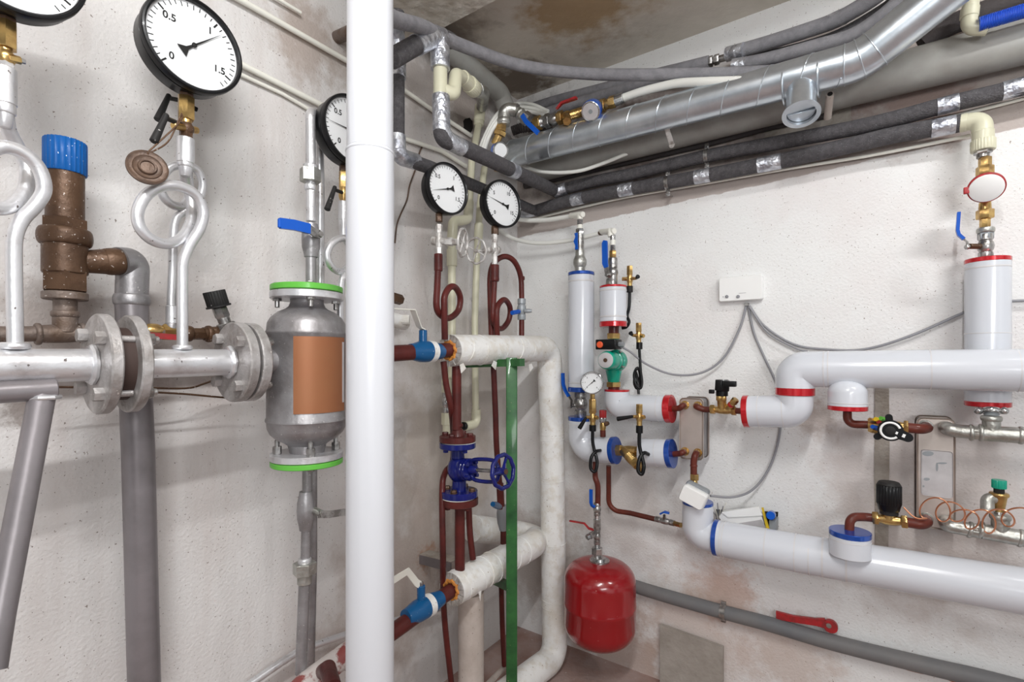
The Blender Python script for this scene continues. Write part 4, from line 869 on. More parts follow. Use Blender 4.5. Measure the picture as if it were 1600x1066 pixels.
# clamps
def clamp(lab, px, y, r, up_, dn_, off=.075):
    c = R(px, y, off); t = T('pipe_clamp', lab, 'clamp', c-Z*r)
    g = G(); pts = []
    for k in range(13):
        a = radians(-95+190*k/12); pts.append(c+NR*(cos(a)*r)+Z*sin(a)*r)
    g.strap(pts, .016, .002, DR); t.add('band', g, 'steel')
    for s in (1, -1):
        q = c+Z*s*(r+.016)-NR*(off-.012) if False else c+Z*s*(r+.012)-NR*.004
        tb_ = t.add('tab', G().box(q, DR, NR, Z, .018, .003, .03, .001), 'chrome'); t.add('screw', G().seg(q+NR*.002, q+NR*.008, .006, 'h').seg(q-NR*(off-.012), q, .003, 'c', 8), 'steel', tb_)
clamp('steel pipe clamp around the lower foam pipe', 1043, 286, .0305, 1, 1)
clamp('steel pipe clamp around the upper foam pipe', 1104, 244, .029, 1, 1)
# white hoses to the two small columns
line('flexible_hose', 'upper white hose reaching the plastic elbow over the taller column', 'hose', [(780, 333, .16), (812, 343, .12), (850, 344, .10), (893, 338, .10)], .0115, 'hosewhite')
line('flexible_hose', 'lower white hose sagging to the elbow over the shorter column', 'hose', [(770, 352, .18), (800, 372, .15), (840, 380, .12), (890, 376, .10), (940, 364, .10)], .0105, 'hosewhite')

# two old pipes and a stub at the beam, top left
pipe('conduit', 'dusty white pipe along the face of the ceiling beam', 'conduit', [Yp(560, 60, 1.99), Yp(640, 26, 1.99), Yp(720, -12, 1.99)], .014, 'beige')
pipe('conduit', 'thin white cable above the dusty pipe on the ceiling beam', 'conduit', [Yp(560, 36, 2.02), Yp(640, 6, 2.02), Yp(700, -20, 2.02)], .007, 'creamwhite')
pipe('pipe_stub', 'short rusty brown pipe stub coming out of the left wall behind the standing pipe', 'pipe', [L(524, 60, -.01), L(560, 44, .13)], .022, 'oldsteel')
# ------------------------------------------------------------ right wall: insulated columns, elbows and pumps
OR = .15
# clear-coated end ring on an insulated pipe
def endring(t, a, b, r, mt, nm='end_ring'): return t.add(nm, G().seg(a, b, r, 'c', 48), mt, label={'redring': 'glossy red end ring', 'bluering': 'glossy blue end ring'}[mt])
t = T('insulated_column', 'tall white insulated pipe column with blue rings, upright right of the corner', 'pipe', R(908, 612, OR))
t.vs(R, 908, OR, [(605, 431, 20.3, 'c', 'white', 'insulation'), (442, 439, 20.7, 'c', 'whiteseam', 'band'), (599, 597, 20.7, 'c', 'whiteseam', 'band')])
endring(t, R(908, 431, OR), R(908, 426, OR), rm(R, 908, OR, 20.8, True), 'bluering'); endring(t, R(908, 612, OR), R(908, 605, OR), rm(R, 908, OR, 20.8, True), 'bluering')
t = T('valve_stack', 'silver nipples and small valve with a blue butterfly tap above the tall column', 'valve', R(907, 426, OR))
t.vs(R, 906, OR, [(427, 418, 8, 'c', 'zinc', 'nipple'), (420, 400, 10.5, 'b', 'zinc', 'reducer'), (404, 390, 7, 'r', 'zinc', 'collar'), (392, 366, 6.5, 'c', 'steel', 'valve_body'), (372, 358, 6.8, 'h', 'chrome', 'nut'), (359, 350, 4.5, 'c', 'creamwhite', 'sleeve'), (352, 343, 4.8, 'th', 'chrome', 'nipple')])
h = R(899, 377, OR+.04); t.seg('stem', R(905, 377, OR), h, .007, 'h', 'bronze')
t.add('tap', G().strap([R(900, 364, OR+.045), R(901, 370, OR+.042), R(899.5, 377, OR+.04), R(901, 384, OR+.042), R(901, 390, OR+.045)], [.016, .012, .02, .012, .016], .006, DR), 'bluelever')
t = T('plastic_elbow', 'white plastic elbow on top of the tall column fittings', 'fitting', R(905, 345, OR))
t.add('elbow', G().tube(fillet([R(892, 337, .12), R(906, 336, OR), R(906, 345, OR)], .008), .0135, 16).seg(R(896, 337, .13), R(911, 335, .155), .0155, 'r'), 'creamwhite')
t = T('plastic_elbow', 'white plastic elbow at the end of the lower white hose, over the short column', 'fitting', R(955, 372, OR))
t.add('elbow', G().tube(fillet([R(938, 363, .10), R(954, 361, OR), R(954, 370, OR)], .008), .0135, 16).seg(R(945, 363, .12), R(960, 361, .155), .0145, 'r'), 'creamwhite'); t.seg('band', R(937, 364, .10), R(942, 363, .11), .0135, 'r', 'bronze')
t = T('insulated_column', 'short white insulated pipe section with red rings above the green pump', 'pipe', R(957, 512, OR))
t.vs(R, 958, OR, [(503, 450, 21, 'c', 'white', 'insulation'), (456, 453, 21.4, 'c', 'whiteseam', 'band'), (497, 494, 21.4, 'c', 'whiteseam', 'band')])
endring(t, R(958, 450, OR), R(958, 447, OR), rm(R, 958, OR, 21.4, True), 'redring'); endring(t, R(958, 511, OR), R(958, 503, OR), rm(R, 958, OR, 21.6, True), 'redring')
t = T('valve_stack', 'silver ball valve with an upright broad blue handle over the short column', 'valve', R(957, 447, OR))
t.vs(R, 957.5, OR, [(448, 430, 7, 'c', 'steel', 'valve_end'), (440, 412, 8.3, 'v', 'steel', 'valve_body'), (415, 403, 7.5, 'r', 'steel', 'collar'), (404, 392, 5.8, 'h', 'brass', 'nut'), (392, 383, 4.5, 'th', 'chrome', 'nipple'), (384, 375, 4.2, 'c', 'creamwhite', 'sleeve'), (376, 368, 4.5, 'th', 'chrome', 'nipple')])
h = R(949, 430, OR+.05); t.seg('stem', R(957, 430, OR), h, .012, 'h', 'steel'); t.seg('stem_nut', h, R(947, 430, OR+.065), .008, 'h', 'chrome')
t.add('lever', G().strap([h, R(948, 424, OR+.052), R(947, 417, OR+.05)], .02, .004, DR), 'steel')
t.add('lever_grip', G().strap([R(947.5, 418, OR+.05), R(945.5, 412, OR+.055), R(945, 380, OR+.055), R(946, 376, OR+.055)], [.02, .026, .026, .018], .009, DR), 'bluelever', label='broad blue lever grip')
t.seg('drain_boss', R(951, 437, OR), R(950, 446, OR+.03), .012, 'r', 'zinc')
# circulation pump
t = T('circulation_pump', 'green circulation pump with grey round faceplate and black terminal box', 'pump', R(962, 612, OR))
t.vs(R, 959, OR, [(528, 510, 8, 'c', 'redoxide', 'nipple'), (530, 521, 11, 'h', 'brass', 'union_nut'), (605, 597, 12, 'h', 'brass', 'union_nut'), (612, 604, 9, 'c', 'redoxide', 'nipple'), (545, 529, 8.5, 'c', 'pumpgreen', 'neck'), (598, 578, (9, 13), 'c', 'pumpgreen', 'outlet')])
pc = R(963, 564, OR); fc = R(946, 563, OR+.135); ax = (fc-pc).normalized()
t.add('volute', G().lathe(pc-ax*.03, ax, [(0, .02), (.006, .042), (.02, .050), (.035, .052), (.05, .048), (.052, .044)], 40), 'pumpgreen')
t.add('motor', G().lathe(pc+ax*.02, ax, [(0, .044), (.03, .045), (.032, .041), (.095, .041), (.108, .038), (.112, .034)], 44), 'pumpgreen')
fp = pc+ax*.132
t.add('faceplate', G().lathe(fp, ax, [(0, .034), (.002, .034), (.003, .031)], 40), 'hxlabel'); t.add('centre_screw', G().lathe(fp+ax*.003, ax, [(0, .009), (.003, .009), (.004, .004)], 20), 'bronze')
for k in range(4):
    an = .6+k*pi/2; s_ = ax.cross(Z).normalized(); u_ = s_.cross(ax); q = pc+(s_*cos(an)+u_*sin(an))*.047
    t.add('screw', G().seg(q+ax*.005, q+ax*.032, .005, 'c', 12), 'steel')
bx = mid(R(951, 538.5, OR+.085), R(951, 538.5, OR+.085)); 
t.add('terminal_box', G().box(bx, DR, NR, Z, .098, .07, .044, .006), 'black'); f_ = bx+NR*.0352
t.add('knob', G().lathe(f_-DR*.025-Z*.001, NR, [(0, .0145), (.005, .0145), (.007, .012)], 28), 'reddot', label='orange red round knob')
t.seg('cable_gland', bx+DR*.045, bx+DR*.072+Z*-.0, .011, 'h', 'bluegrey')
# union and valve below the tall column
t = T('ball_valve', 'silver ball valve with thin blue lever pointing up, below the tall column', 'valve', R(907, 650, OR))
t.vs(R, 907, OR, [(652, 611, 11, 'v', 'steel', 'valve_body')])
h = R(893, 634, OR+.04); t.seg('stem', R(905, 632, OR), h, .008, 'h', 'steel')
t.add('lever', G().strap([R(892, 638, OR+.04), R(893, 626, OR+.04), R(888, 618, OR+.04)], .016, .004, NR), 'steel')
t.add('lever_grip', G().strap([R(889, 620, OR+.04), R(883, 610, OR+.04), R(880, 600, OR+.04), R(879.5, 583, OR+.04)], .020, .009, NR), 'bluelever', label='thin blue lever grip')
# lower insulated elbow with blue rings
re = .0610
t = T('insulated_elbow', 'white insulated elbow with blue rings, below the ball valve of the tall column', 'pipe', R(930, 727, OR))
ra = R(908, 657, OR)
t.add('insulation', G().tube(fillet([ra, R(908, 703, OR), R(957, 704, OR)], .075, 14), re, 44), 'white')
endring(t, R(908, 657, OR), R(908, 651, OR), re+.001, 'bluering'); endring(t, R(957, 704, OR), R(964, 704, OR), re+.002, 'bluering')
t.add('band', G().tube([R(908, 662, OR), R(908, 663, OR)], re+.0008, 44), 'whiteseam')
t = T('y_strainer', 'bronze strainer with slanting leg between two blue ringed pipe sections', 'valve', R(985, 735, OR))
t.add('body', G().seg(R(963, 704, OR), R(972, 704, OR), .027, 'h').seg(R(970, 704, OR), R(1000, 706, OR), .024, 'b').seg(R(994, 706, OR), R(1004, 706, OR), .025, 'h'), 'brass')
a, b = R(974, 704, OR+.01), R(997, 728, OR+.06)
t.add('strainer_leg', G().seg(a, b, .021, 'c').seg(mid(a, b, .35), mid(a, b, .75), .0225, 'th'), 'brass'); t.seg('plug', mid(a, b, .95), mid(a, b, 1.2), .017, 'h', 'brass')
t = T('insulated_section', 'short white insulated section with one blue ring, beside the brass strainer', 'pipe', R(1025, 735, OR))
t.add('insulation', G().tube([R(1003, 707, OR), R(1045, 709, OR)], re, 44), 'white'); endring(t, R(1044, 709, OR), R(1052, 709, OR), re+.002, 'bluering')
t.add('band', G().tube([R(1028, 708, OR), R(1029, 708, OR)], re+.0008, 44), 'whiteseam')
# upper insulated elbow with red ring
t = T('insulated_elbow', 'white insulated elbow with red rings under the green pump', 'pipe', R(985, 660, OR))
t.add('insulation', G().tube(fillet([R(964, 611, OR), R(964, 635, OR), R(985, 637, OR), R(1042, 639, OR)], [.055, .3], 14), .057, 44), 'white')
endring(t, R(964, 612, OR), R(964, 608.5, OR), .0575, 'redring'); endring(t, R(1041, 639, OR), R(1051, 639, OR), .0610, 'redring')
t.add('band', G().tube([R(1030, 638.6, OR), R(1031, 638.6, OR)], .0578, 44), 'whiteseam')

# heat exchangers
def hx(lab, x0, x1, y0, y1, dep, o0=.04):
    a, b = R(x0, y1, o0+dep), R(x1, y0, o0+dep); c = mid(a, b)-NR*dep/2; w_ = (b-a).dot(DR); h_ = (b-a).z
    t = T('heat_exchanger', lab, 'heat exchanger', V((c.x, c.y, c.z-h_/2)))
    t.add('plate_pack', G().box(c, DR, Z, NR, w_*.93, h_*.97, dep-.004, .014), 'silverdark')
    t.add('cover_plate', G().box(c+NR*(dep/2-.001), DR, Z, NR, w_, h_, .004, .018), 'hx'); t.add('back_plate', G().box(c-NR*(dep/2-.001), DR, Z, NR, w_*1.02, h_*1.01, .004, .02), 'hx')
    return t, c, w_, h_
t, c, w_, h_ = hx('small brazed plate heat exchanger between the red and the blue ringed pipes', 1062, 1099, 623, 716, .09)
for sx, sz in ((-1, 1), (1, 1), (-1, -1), (1, -1)):
    q = c+NR*.044+DR*sx*w_*.27+Z*sz*h_*.38; t.add('port', G().seg(q, q+NR*.022, .0155, 'h').seg(q-NR*.002, q+NR*.004, .0185, 'c', 20), 'brass')
HP = [c+NR*.07+DR*sx*w_*.27+Z*sz*h_*.38 for sx, sz in ((-1, 1), (1, 1), (-1, -1), (1, -1))]
t2, c2, w2, h2 = hx('tall plate heat exchanger with a pale label plate, under the big white pipe', 1432, 1493, 655, 822, .08)
for sx, sz in ((-1, 1), (1, 1), (-1, -1), (1, -1)):
    q = c2+NR*.039+DR*sx*w2*.26+Z*sz*h2*.42; t2.add('port', G().seg(q, q+NR*.02, .0165, 'h').seg(q-NR*.002, q+NR*.004, .021, 'c', 20), 'zinc')
HQ = [c2+NR*.06+DR*sx*w2*.26+Z*sz*h2*.42 for sx, sz in ((-1, 1), (1, 1), (-1, -1), (1, -1))]
a, b = R(1439, 773, .121), R(1489, 706, .121)
lp = t2.add('label_plate', G().box(mid(a, b)+NR*.001, DR, Z, NR, (b-a).dot(DR), (b-a).z, .002, .009), 'hxlabel')
def sign(t, W, items, off, parent, mt='ink', n=NR):
    for x, y, rx, ry in items:
        g = G(); g.poly([W(x+cos(2*pi*k/12)*rx, y+sin(2*pi*k/12)*ry, off) for k in range(12)], n, .0006); t.add('print_mark', g, mt, parent)
sign(t2, R, [(1450, 709, 9, 4), (1448, 749, 5, 2.4), (1443, 760, 1.6, 1.8), (1464, 730, 2, 7), (1472, 724, 8, 1.5)], .1232, lp, 'bluegrey')
def cop(lab, pts, r=.0115, mt='copperpaint', bend=.022, name='copper_pipe', t=None):
    g = G().tube(fillet(pts, bend), r, 20)
    if t: return t.add(name, g, mt)
    return one(name, g, mt, lab, 'pipe')
cop('short red brown pipe from the red ringed elbow to the small heat exchanger', [R(1049, 639, OR), R(1062, 638, OR+.01), HP[0]+NR*.012, HP[0]-NR*.02], .0125)
cop('short red brown pipe from the blue ringed section to the small heat exchanger', [R(1050, 710, OR), R(1063, 709, OR+.01), HP[2]+NR*.012, HP[2]-NR*.02], .0125)
cop('red brown pipe from the small heat exchanger to the brass balancing valve', [HP[1]-NR*.02, HP[1]+NR*.012, R(1100, 640, .155), R(1115, 640, .155)], .0125)
t = T('control_valve', 'brass control valve body hanging below the small heat exchanger', 'valve', R(1084, 765, .16))
t.add('pipe', G().tube(fillet([HP[3]-NR*.02, HP[3]+NR*.014, R(1084, 722, .17), R(1084, 744, .17)], .02), .0135, 20).seg(R(1084, 726, .17), R(1084, 730, .17), .015, 'r'), 'copperpaint')
t.vs(R, 1085, .17, [(750, 741, 7.5, 'h', 'brass', 'nut'), (768, 749, 5.5, 'b', 'brass', 'body')])
# balancing valve
t = T('balancing_valve', 'brass balancing valve with black knurled handle beside the small heat exchanger', 'valve', R(1125, 650, .16))
t.add('body', G().seg(R(1110, 640, .155), R(1117, 640, .155), .020, 'h').seg(R(1116, 640, .155), R(1146, 642, .155), .0165, 'b').seg(R(1143, 642, .155), R(1150, 642, .155), .020, 'h'), 'brass')
t.add('neck', G().seg(R(1129, 640, .155), R(1127, 620, .165), .0175, 'c').seg(R(1127, 626, .165), R(1127, 618, .165), .0195, 'k'), 'brass')
t.add('side_leg', G().seg(R(1134, 641, .155), R(1147, 628, .18), .0125, 'c').seg(R(1145, 630, .18), R(1150, 624, .185), .014, 'h'), 'brass'); t.seg('red_band', R(1141, 634, .17), R(1144, 631, .175), .0135, 'r', 'redlever')
t.add('handle', G().seg(R(1128, 619, .165), R(1128, 611, .165), .023, 'c').seg(R(1128, 611, .165), R(1129, 594, .165), (.027, .030), 'k').box(R(1141, 600, .20), DR, NR, Z, .045, .03, .022, .006).box(R(1112, 612, .19), DR, NR, Z, .02, .02, .016, .004), 'black')
t.add('top_disc', G().seg(R(1129, 594.5, .165), R(1129, 593, .165), .022, 'c'), 'chrome'); 
cop('short red brown pipe entering the red ring of the swan neck pipe', [R(1149, 642, .155), R(1166, 643, .16)], .0125)
# the big swan-neck pipe
OP = .21
t = T('insulated_main', 'big white insulated pipe with a swan neck, running level to the right edge', 'pipe', R(1230, 668, OP))
t.add('lower_run', G().tube(fillet([R(1170, 643, OP), R(1242, 643, OP), R(1242, 617, OP)], .09, 14), .0595, 48), 'white')
t.add('upper_run', G().tube(fillet([R(1242, 606, OP), R(1242, 577, OP), R(1450, 577.5, OP), R(2300, 585, OP)], [.085, .3], 14), .0640, 52), 'white')
endring(t, R(1162, 643, OP), R(1171, 643, OP), .0620, 'redring'); endring(t, R(1242, 617.5, OP), R(1242, 605.5, OP), .0645, 'redring')
for x in (1186, 1224): t.add('band', G().tube([R(x, 643, OP), R(x+1.5, 643, OP)], .0600, 48), 'whiteseam')
for x, y in ((1287, 577), (1294, 577), (1452, 577.5), (1588, 579)): t.add('band', G().tube([R(x, y, OP), R(x+2, y, OP)], .0645, 48), 'whiteseam')
t = T('insulated_stub', 'white domed insulation stub with red rim under the big white pipe', 'pipe', R(1324, 642, .20))
oc = R(1324, 634, .235); 
t.add('insulation', G().lathe(oc, Z, [(0, .058), (.045, .058)]+[(.045+.045*sin(k*pi/16), .058*cos(k*pi/16)+.0001) for k in range(1, 9)], 48), 'white'); t.add('band', G().seg(R(1324, 630, .235), R(1324, 628.5, .235), .0588, 'c', 48), 'whiteseam'); endring(t, R(1324, 641, .235), R(1324, 634, .235), .0592, 'redring')
# differential valve
cop('dark red elbow pipe dropping from the domed stub to the black dial valve', [R(1324, 641, .21), R(1324, 663, .21), R(1360, 664, .21), R(1382, 666, .21)], .0135, bend=.035)
t = T('dial_valve', 'black lobed dial valve with a white ring, left of tall heat exchanger', 'valve', R(1395, 690, .22))
t.add('body', G().seg(R(1356, 664, .21), R(1420, 668, .21), .019, 'b').seg(R(1412, 667, .21), R(1419, 667.5, .21), .022, 'h'), 'brass')
c = R(1391, 672, .27); up_ = Z
g = G().lathe(c, NR, [(0, .030), (.006, .034), (.016, .034), (.019, .031)], 44)
g.strap([c+NR*.009+DR*-.0, c+NR*.009+DR*.018-Z*.008, c+NR*.009+DR*.042-Z*.018], [.04, .034, .028], .014, DL.cross(Z)*0+Z)
g.lathe(c+DR*.044-Z*.019+NR*.002, NR, [(0, .014), (.014, .014)], 24)
for an in (95, 215): g.strap([c+NR*.006, c+NR*.006+(DR*cos(radians(an))+Z*sin(radians(an)))*.042], .02, .01, DR if an < 120 else Z); g.lathe(c+NR*.001+(DR*cos(radians(an))+Z*sin(radians(an)))*.042, NR, [(0, .010), (.010, .010)], 20)
t.add('handle', g, 'black')
g = G(); k = 28; pts = [c+NR*.0195+(DR*cos(radians(20+290*i/k))+Z*sin(radians(20+290*i/k)))*.0255 for i in range(k+1)]
t.add('white_ring', g.tube(pts, .0035, 8), 'boxwhite', label='white scale ring'); t.add('hub', G().lathe(c+NR*.018, NR, [(0, .014), (.004, .014), (.005, .011)], 30), 'blackrub')
q = c+DR*.032-Z*.013+NR*.0165; t.add('window', G().box(q, DR*.9-Z*.35, Z*.9+DR*.35, NR, .012, .011, .001), 'boxwhite')
t.add('window', G().box(c+DR*.016-Z*.006+NR*.0205, DR*.9-Z*.35, Z*.9+DR*.35, NR, .006, .008, .001), 'boxwhite')
for (x, y), m_ in (((1362, 657), 'brass'), ((1371, 656), 'yellow'), ((1375, 660), 'redlever'), ((1362, 673), 'brass'), ((1366, 668), 'bluelever'), ((1379, 655), 'brightgreen')):
    t.seg('test_point', R(x+8, y+2, .22), R(x-3, y-1, .25), .008, 'h', m_)
cop('red brown pipe from the dial valve to the tall heat exchanger', [R(1414, 668, .21), R(1440, 671, .21), HQ[0]+NR*.03, HQ[0]-NR*.01], .0165, bend=.03)
# galvanised runs to the right of the tall exchanger
def galv(lab, ex, pts, tee, y0):
    t = T('galvanized_pipe', lab, 'pipe', R(1520, y0+14, .15))
    t.add('elbow', G().tube(fillet(pts, .045, 12), .0215, 26), 'zinc')
    return t
t = galv('grey galvanized elbow and tee from the upper port of tall heat exchanger', None, [HQ[1]-NR*.01, HQ[1]+NR*.035, R(1500, 674, .17), R(1530, 677, .17)], None, 677)
for x0, x1, r_, k in ((1514, 1521, .0265, 'r'), (1521, 1531, .023, 'h'), (1529, 1536, .0275, 'r')): t.seg('collar', R(x0, 676, .17), R(x1, 676.5, .17), r_, k, 'zinc')
t.add('tee', G().tube([R(1534, 677, .17), R(1600, 681, .17)], .0245, 26).seg(R(1590, 680, .17), R(1600, 681, .17), .0275, 'r').seg(R(1549, 680, .17), R(1549, 655, .17), .022, 'c').seg(R(1549, 658, .17), R(1549, 650, .17), .026, 'r').tube([R(1600, 681, .17), R(2200, 711, .17)], .021, 20), 'zinc')
t.seg('nipple', R(1549, 652, .15), R(1549, 630, .13), .019, 'th', 'bluegrey'); cl_ = t.seg('clamp_band', R(1549, 646, .15), R(1549, 638, .145), .0255, 'r', 'chrome')
for x in (1529, 1569): t.add('wing', G().ball(R(x, 642, .16), .012, 12), 'chrome', cl_)
t = galv('grey galvanized elbow and tee from the lower port of tall heat exchanger', None, [HQ[3]-NR*.01, HQ[3]+NR*.035, R(1500, 825, .17), R(1532, 831, .17)], None, 830)
for x0, x1, r_, k in ((1512, 1519, .0265, 'r'), (1519, 1530, .023, 'h'), (1529, 1536, .0275, 'r')): t.seg('collar', R(x0, 827, .17), R(x1, 829, .17), r_, k, 'zinc')
t.add('tee', G().tube([R(1534, 830, .17), R(1600, 842, .17)], .0245, 26).seg(R(1590, 840, .17), R(1598, 842, .17), .0275, 'r').seg(R(1563, 833, .17), R(1563, 808, .17), .022, 'c').seg(R(1563, 812, .17), R(1563, 804, .17), .026, 'r').tube([R(1600, 842, .17), R(2200, 945, .17)], .021, 20), 'zinc')
t = T('air_valve', 'brass valve with a green cap standing on the lower galvanized tee', 'valve', R(1561, 803, .17))
t.vs(R, 1561, .17, [(806, 796, 9, 'th', 'chrome', 'nipple'), (800, 774, (9, 14), 'c', 'brass', 'body'), (776, 770, 17, 'r', 'brass', 'collar'), (772, 761, 9, 'k', 'blackrub', 'neck'), (763, 750, 12.5, 'k', 'pumpgreen', 'cap')])
t.add('side_outlet', G().tube(fillet([R(1556, 779, .17), R(1543, 779, .18), R(1543, 798, .19)], .02), .017, 18), 'zinc')
# right insulated cylinder column
OQ = .10
t = T('insulated_column', 'wide white insulated column with red rings passing behind the big white pipe', 'pipe', R(1543, 636, OQ))
rq = rm(R, 1541, OQ, 37.5, True)
t.seg('insulation', R(1543, 628, OQ), R(1543, 410, OQ), rq, 'c', 'white'); t.seg('band', R(1543, 421, OQ), R(1543, 418, OQ), rq+.0008, 'c', 'whiteseam'); t.seg('band', R(1543, 522, OQ), R(1543, 520.5, OQ), rq+.0006, 'c', 'whiteseam')
endring(t, R(1543, 411, OQ), R(1543, 404, OQ), rq+.001, 'redring'); endring(t, R(1543, 635, OQ), R(1543, 627, OQ), rq+.001, 'redring')
t = T('ball_valve', 'silver ball valve with thin blue lever raised, on the wide right column', 'valve', R(1540, 405, OQ))
t.vs(R, 1540, OQ, [(404, 366, 14.5, 'v', 'steel', 'valve_body'), (374, 364, 13.5, 'h', 'bluegrey', 'nut'), (364, 356, 15.5, 'r', 'zinc', 'collar')])
h = R(1514, 385, OQ+.04); t.seg('stem', R(1538, 385, OQ), h, .010, 'h', 'bronze'); t.seg('stem_nut', h, R(1509, 387, OQ+.045), .008, 'h', 'steel')
t.add('lever', G().strap([R(1512, 388, OQ+.04), R(1511, 378, OQ+.045), R(1504, 373, OQ+.05)], .014, .004, NR), 'steel')
t.add('lever_grip', G().strap([R(1506, 374, OQ+.05), R(1498, 367, OQ+.05), R(1496, 360, OQ+.05), R(1498, 332, OQ+.05)], .017, .009, NR), 'bluelever', label='blue lever grip')
t = T('water_meter', 'water meter with oval white lid and red rim above the wide right column', 'meter', R(1540, 355, OQ))
t.vs(R, 1539, OQ, [(356, 340, 9, 'h', 'brass', 'nut'), (342, 328, 15, 'h', 'brass', 'union_nut'), (330, 316, (11, 10), 'c', 'brass', 'tail'), (268, 246, 11, 'h', 'brass', 'tail'), (277, 260, 15, 'h', 'brass', 'union_nut')])
mc = R(1541, 293, OQ+.05); n_ = (NR+Z*-.55+DR*-.1).normalized()
t.add('body', G().lathe(mc-n_*.035, n_, [(0, .030), (.01, .040), (.03, .043), (.034, .044)], 40), 'brass')
t.add('rim', G().lathe(mc-n_*.004, n_, [(0, .046), (.010, .046), (.012, .042)], 44), 'redlever', label='red seal rim'); t.add('lid', G().lathe(mc+n_*.008, n_, [(0, .042), (.004, .042), (.006, .038)], 44), 'boxwhite', label='white lid')
t.add('hinge', G().box(mc-DR*.047+n_*.004, DR, NR, Z, .014, .012, .02, .003), 'redlever')
t = T('plastic_elbow', 'cream plastic elbow and ribbed union at the end of the lower foam pipe', 'fitting', R(1536, 240, OQ))
t.add('elbow', G().tube(fillet([R(1500, 193, .076), R(1534, 187, .085), R(1536, 225, OQ)], .04, 12), .0275, 28).seg(R(1500, 193, .076), R(1511, 191, .078), .029, 'c'), 'cream')
t.vs(R, 1536, OQ, [(222, 205, 18.5, 'c', 'cream', 'socket'), (236, 219, 21, 'k', 'cream', 'union_nut'), (241, 235, 15.5, 'h', 'chrome', 'nut'), (247, 240, 11, 'c', 'steel', 'nipple')])

# lower insulated main
OM = .18
t = T('insulated_main', 'thick white insulated pipe with one blue ring, sloping down to the lower right', 'pipe', R(1330, 905, OM))
t.add('elbow', G().tube(fillet([R(1090, 786, OM), R(1090, 833, OM), R(1118, 840, OM)], .10, 14), .0605, 48), 'white')
ps = [R(1118, 840, OM), R(1250, 865, OM), R(1400, 890, OM), R(1600, 924, OM), R(1760, 951, OM), R(2300, 1042, OM)]
t.add('main_run', G().tube(ps, .0690, 52), 'white'); d = (ps[1]-ps[0]).normalized()
endring(t, ps[0]-d*.004, ps[0]+d*.014, .0705, 'bluering')
t.add('end_ring', G().seg(R(1090, 788, OM), R(1090, 783, OM), .0608, 'c', 44), 'bluering', label='dark blue top ring')
for f in (.09, .12, .62, .95, 1.1): t.add('band', G().tube([mid(ps[0], ps[1], f), mid(ps[0], ps[1], f)+d*.004], .0695, 52), 'whiteseam')
for f in (.25, .5): t.add('band', G().tube([mid(ps[1], ps[2], f), mid(ps[1], ps[2], f)+d*.006], .0695, 52), 'whiteseam')
t = T('valve_actuator', 'tilted white actuator box with dark grey base on the lower insulated elbow', 'actuator', R(1085, 790, .2))
c = R(1084, 776, .255); ax_ = (DR*.93-Z*.36).normalized(); ay_ = ax_.cross(NR).normalized()
t.add('cover', G().box(c, ax_, ay_, NR, .098, .066, .05, .012), 'boxwhite'); t.add('base', G().box(c-NR*.030-ay_*(-.003 if ay_.z > 0 else .003)+Z*.008, ax_, ay_, NR, .094, .066, .03, .012), 'bluegrey')
cop('copper elbow pipe running from the blue ringed elbow down and right to a small valve', [R(951, 728, .12), R(951, 797, .10), R(985, 802, .09), R(1026, 812, .09)], .0115, bend=.05)
t = T('ball_valve', 'small silver ball valve with a flat blue handle left of the lower elbow', 'valve', R(1042, 822, .1))
t.add('valve_body', G().seg(R(1024, 811, .09), R(1054, 818, .10), .0155, 'v'), 'steel'); t.add('tail', G().seg(R(1052, 817.5, .10), R(1064, 821, .12), .0115, 'h'), 'brass')
t.seg('stem', R(1038, 813, .1), R(1038, 805, .12), .006, 'h', 'steel'); t.add('handle', G().strap([R(1032, 803, .13), R(1038, 800, .135), R(1046, 802, .13)], [.014, .02, .014], .007, NR), 'bluelever')
# blue ringed stub on the lower main
t = T('insulated_stub', 'white insulated stub with blue top disc on the lower white pipe', 'pipe', R(1328, 850, .2))
t.seg('insulation', R(1328, 868, .235), R(1328, 837, .235), .0610, 'c', 'white'); t.seg('band', R(1328, 843, .235), R(1328, 842, .235), .0616, 'c', 'whiteseam'); endring(t, R(1328, 837, .235), R(1328, 829, .235), .0620, 'bluering')
cop('red brown elbow pipe rising from the blue topped stub', [R(1327, 830, .225), R(1328, 808, .22), R(1352, 808, .19), R(1368, 810, .19)], .0145, bend=.03)
t = T('thermostatic_valve', 'brass valve with a large black slotted head on the lower pipe run', 'valve', R(1392, 822, .19))
t.add('body', G().seg(R(1363, 809, .19), R(1373, 810, .19), .023, 'h').seg(R(1372, 810, .19), R(1410, 815, .19), .018, 'b').seg(R(1408, 815, .19), R(1418, 816, .19), .023, 'h'), 'brass')
t.vs(R, 1389, .19, [(812, 800, 11, 'c', 'brass', 'neck'), (804, 796, 15, 'c', 'blackrub', 'collar'), (798, 786, (17, 20), 'c', 'black', 'head_base'), (788, 758, (20.5, 19.5), 'k', 'black', 'head'), (758, 753, (19.5, 17), 'c', 'blackrub', 'head_top')])
cop('red brown pipe from the black headed valve to the tall heat exchanger', [R(1415, 816, .19), R(1440, 820, .19), HQ[2]+NR*.03, HQ[2]-NR*.01], .0165, bend=.03)
g = G(); pts = [R(1412, 793, .20), R(1425, 806, .21), R(1436, 811, .21)]
cx = [(1448, 795), (1474, 797), (1496, 803), (1518, 813), (1545, 815), (1575, 810), (1605, 800)]
N_ = 150
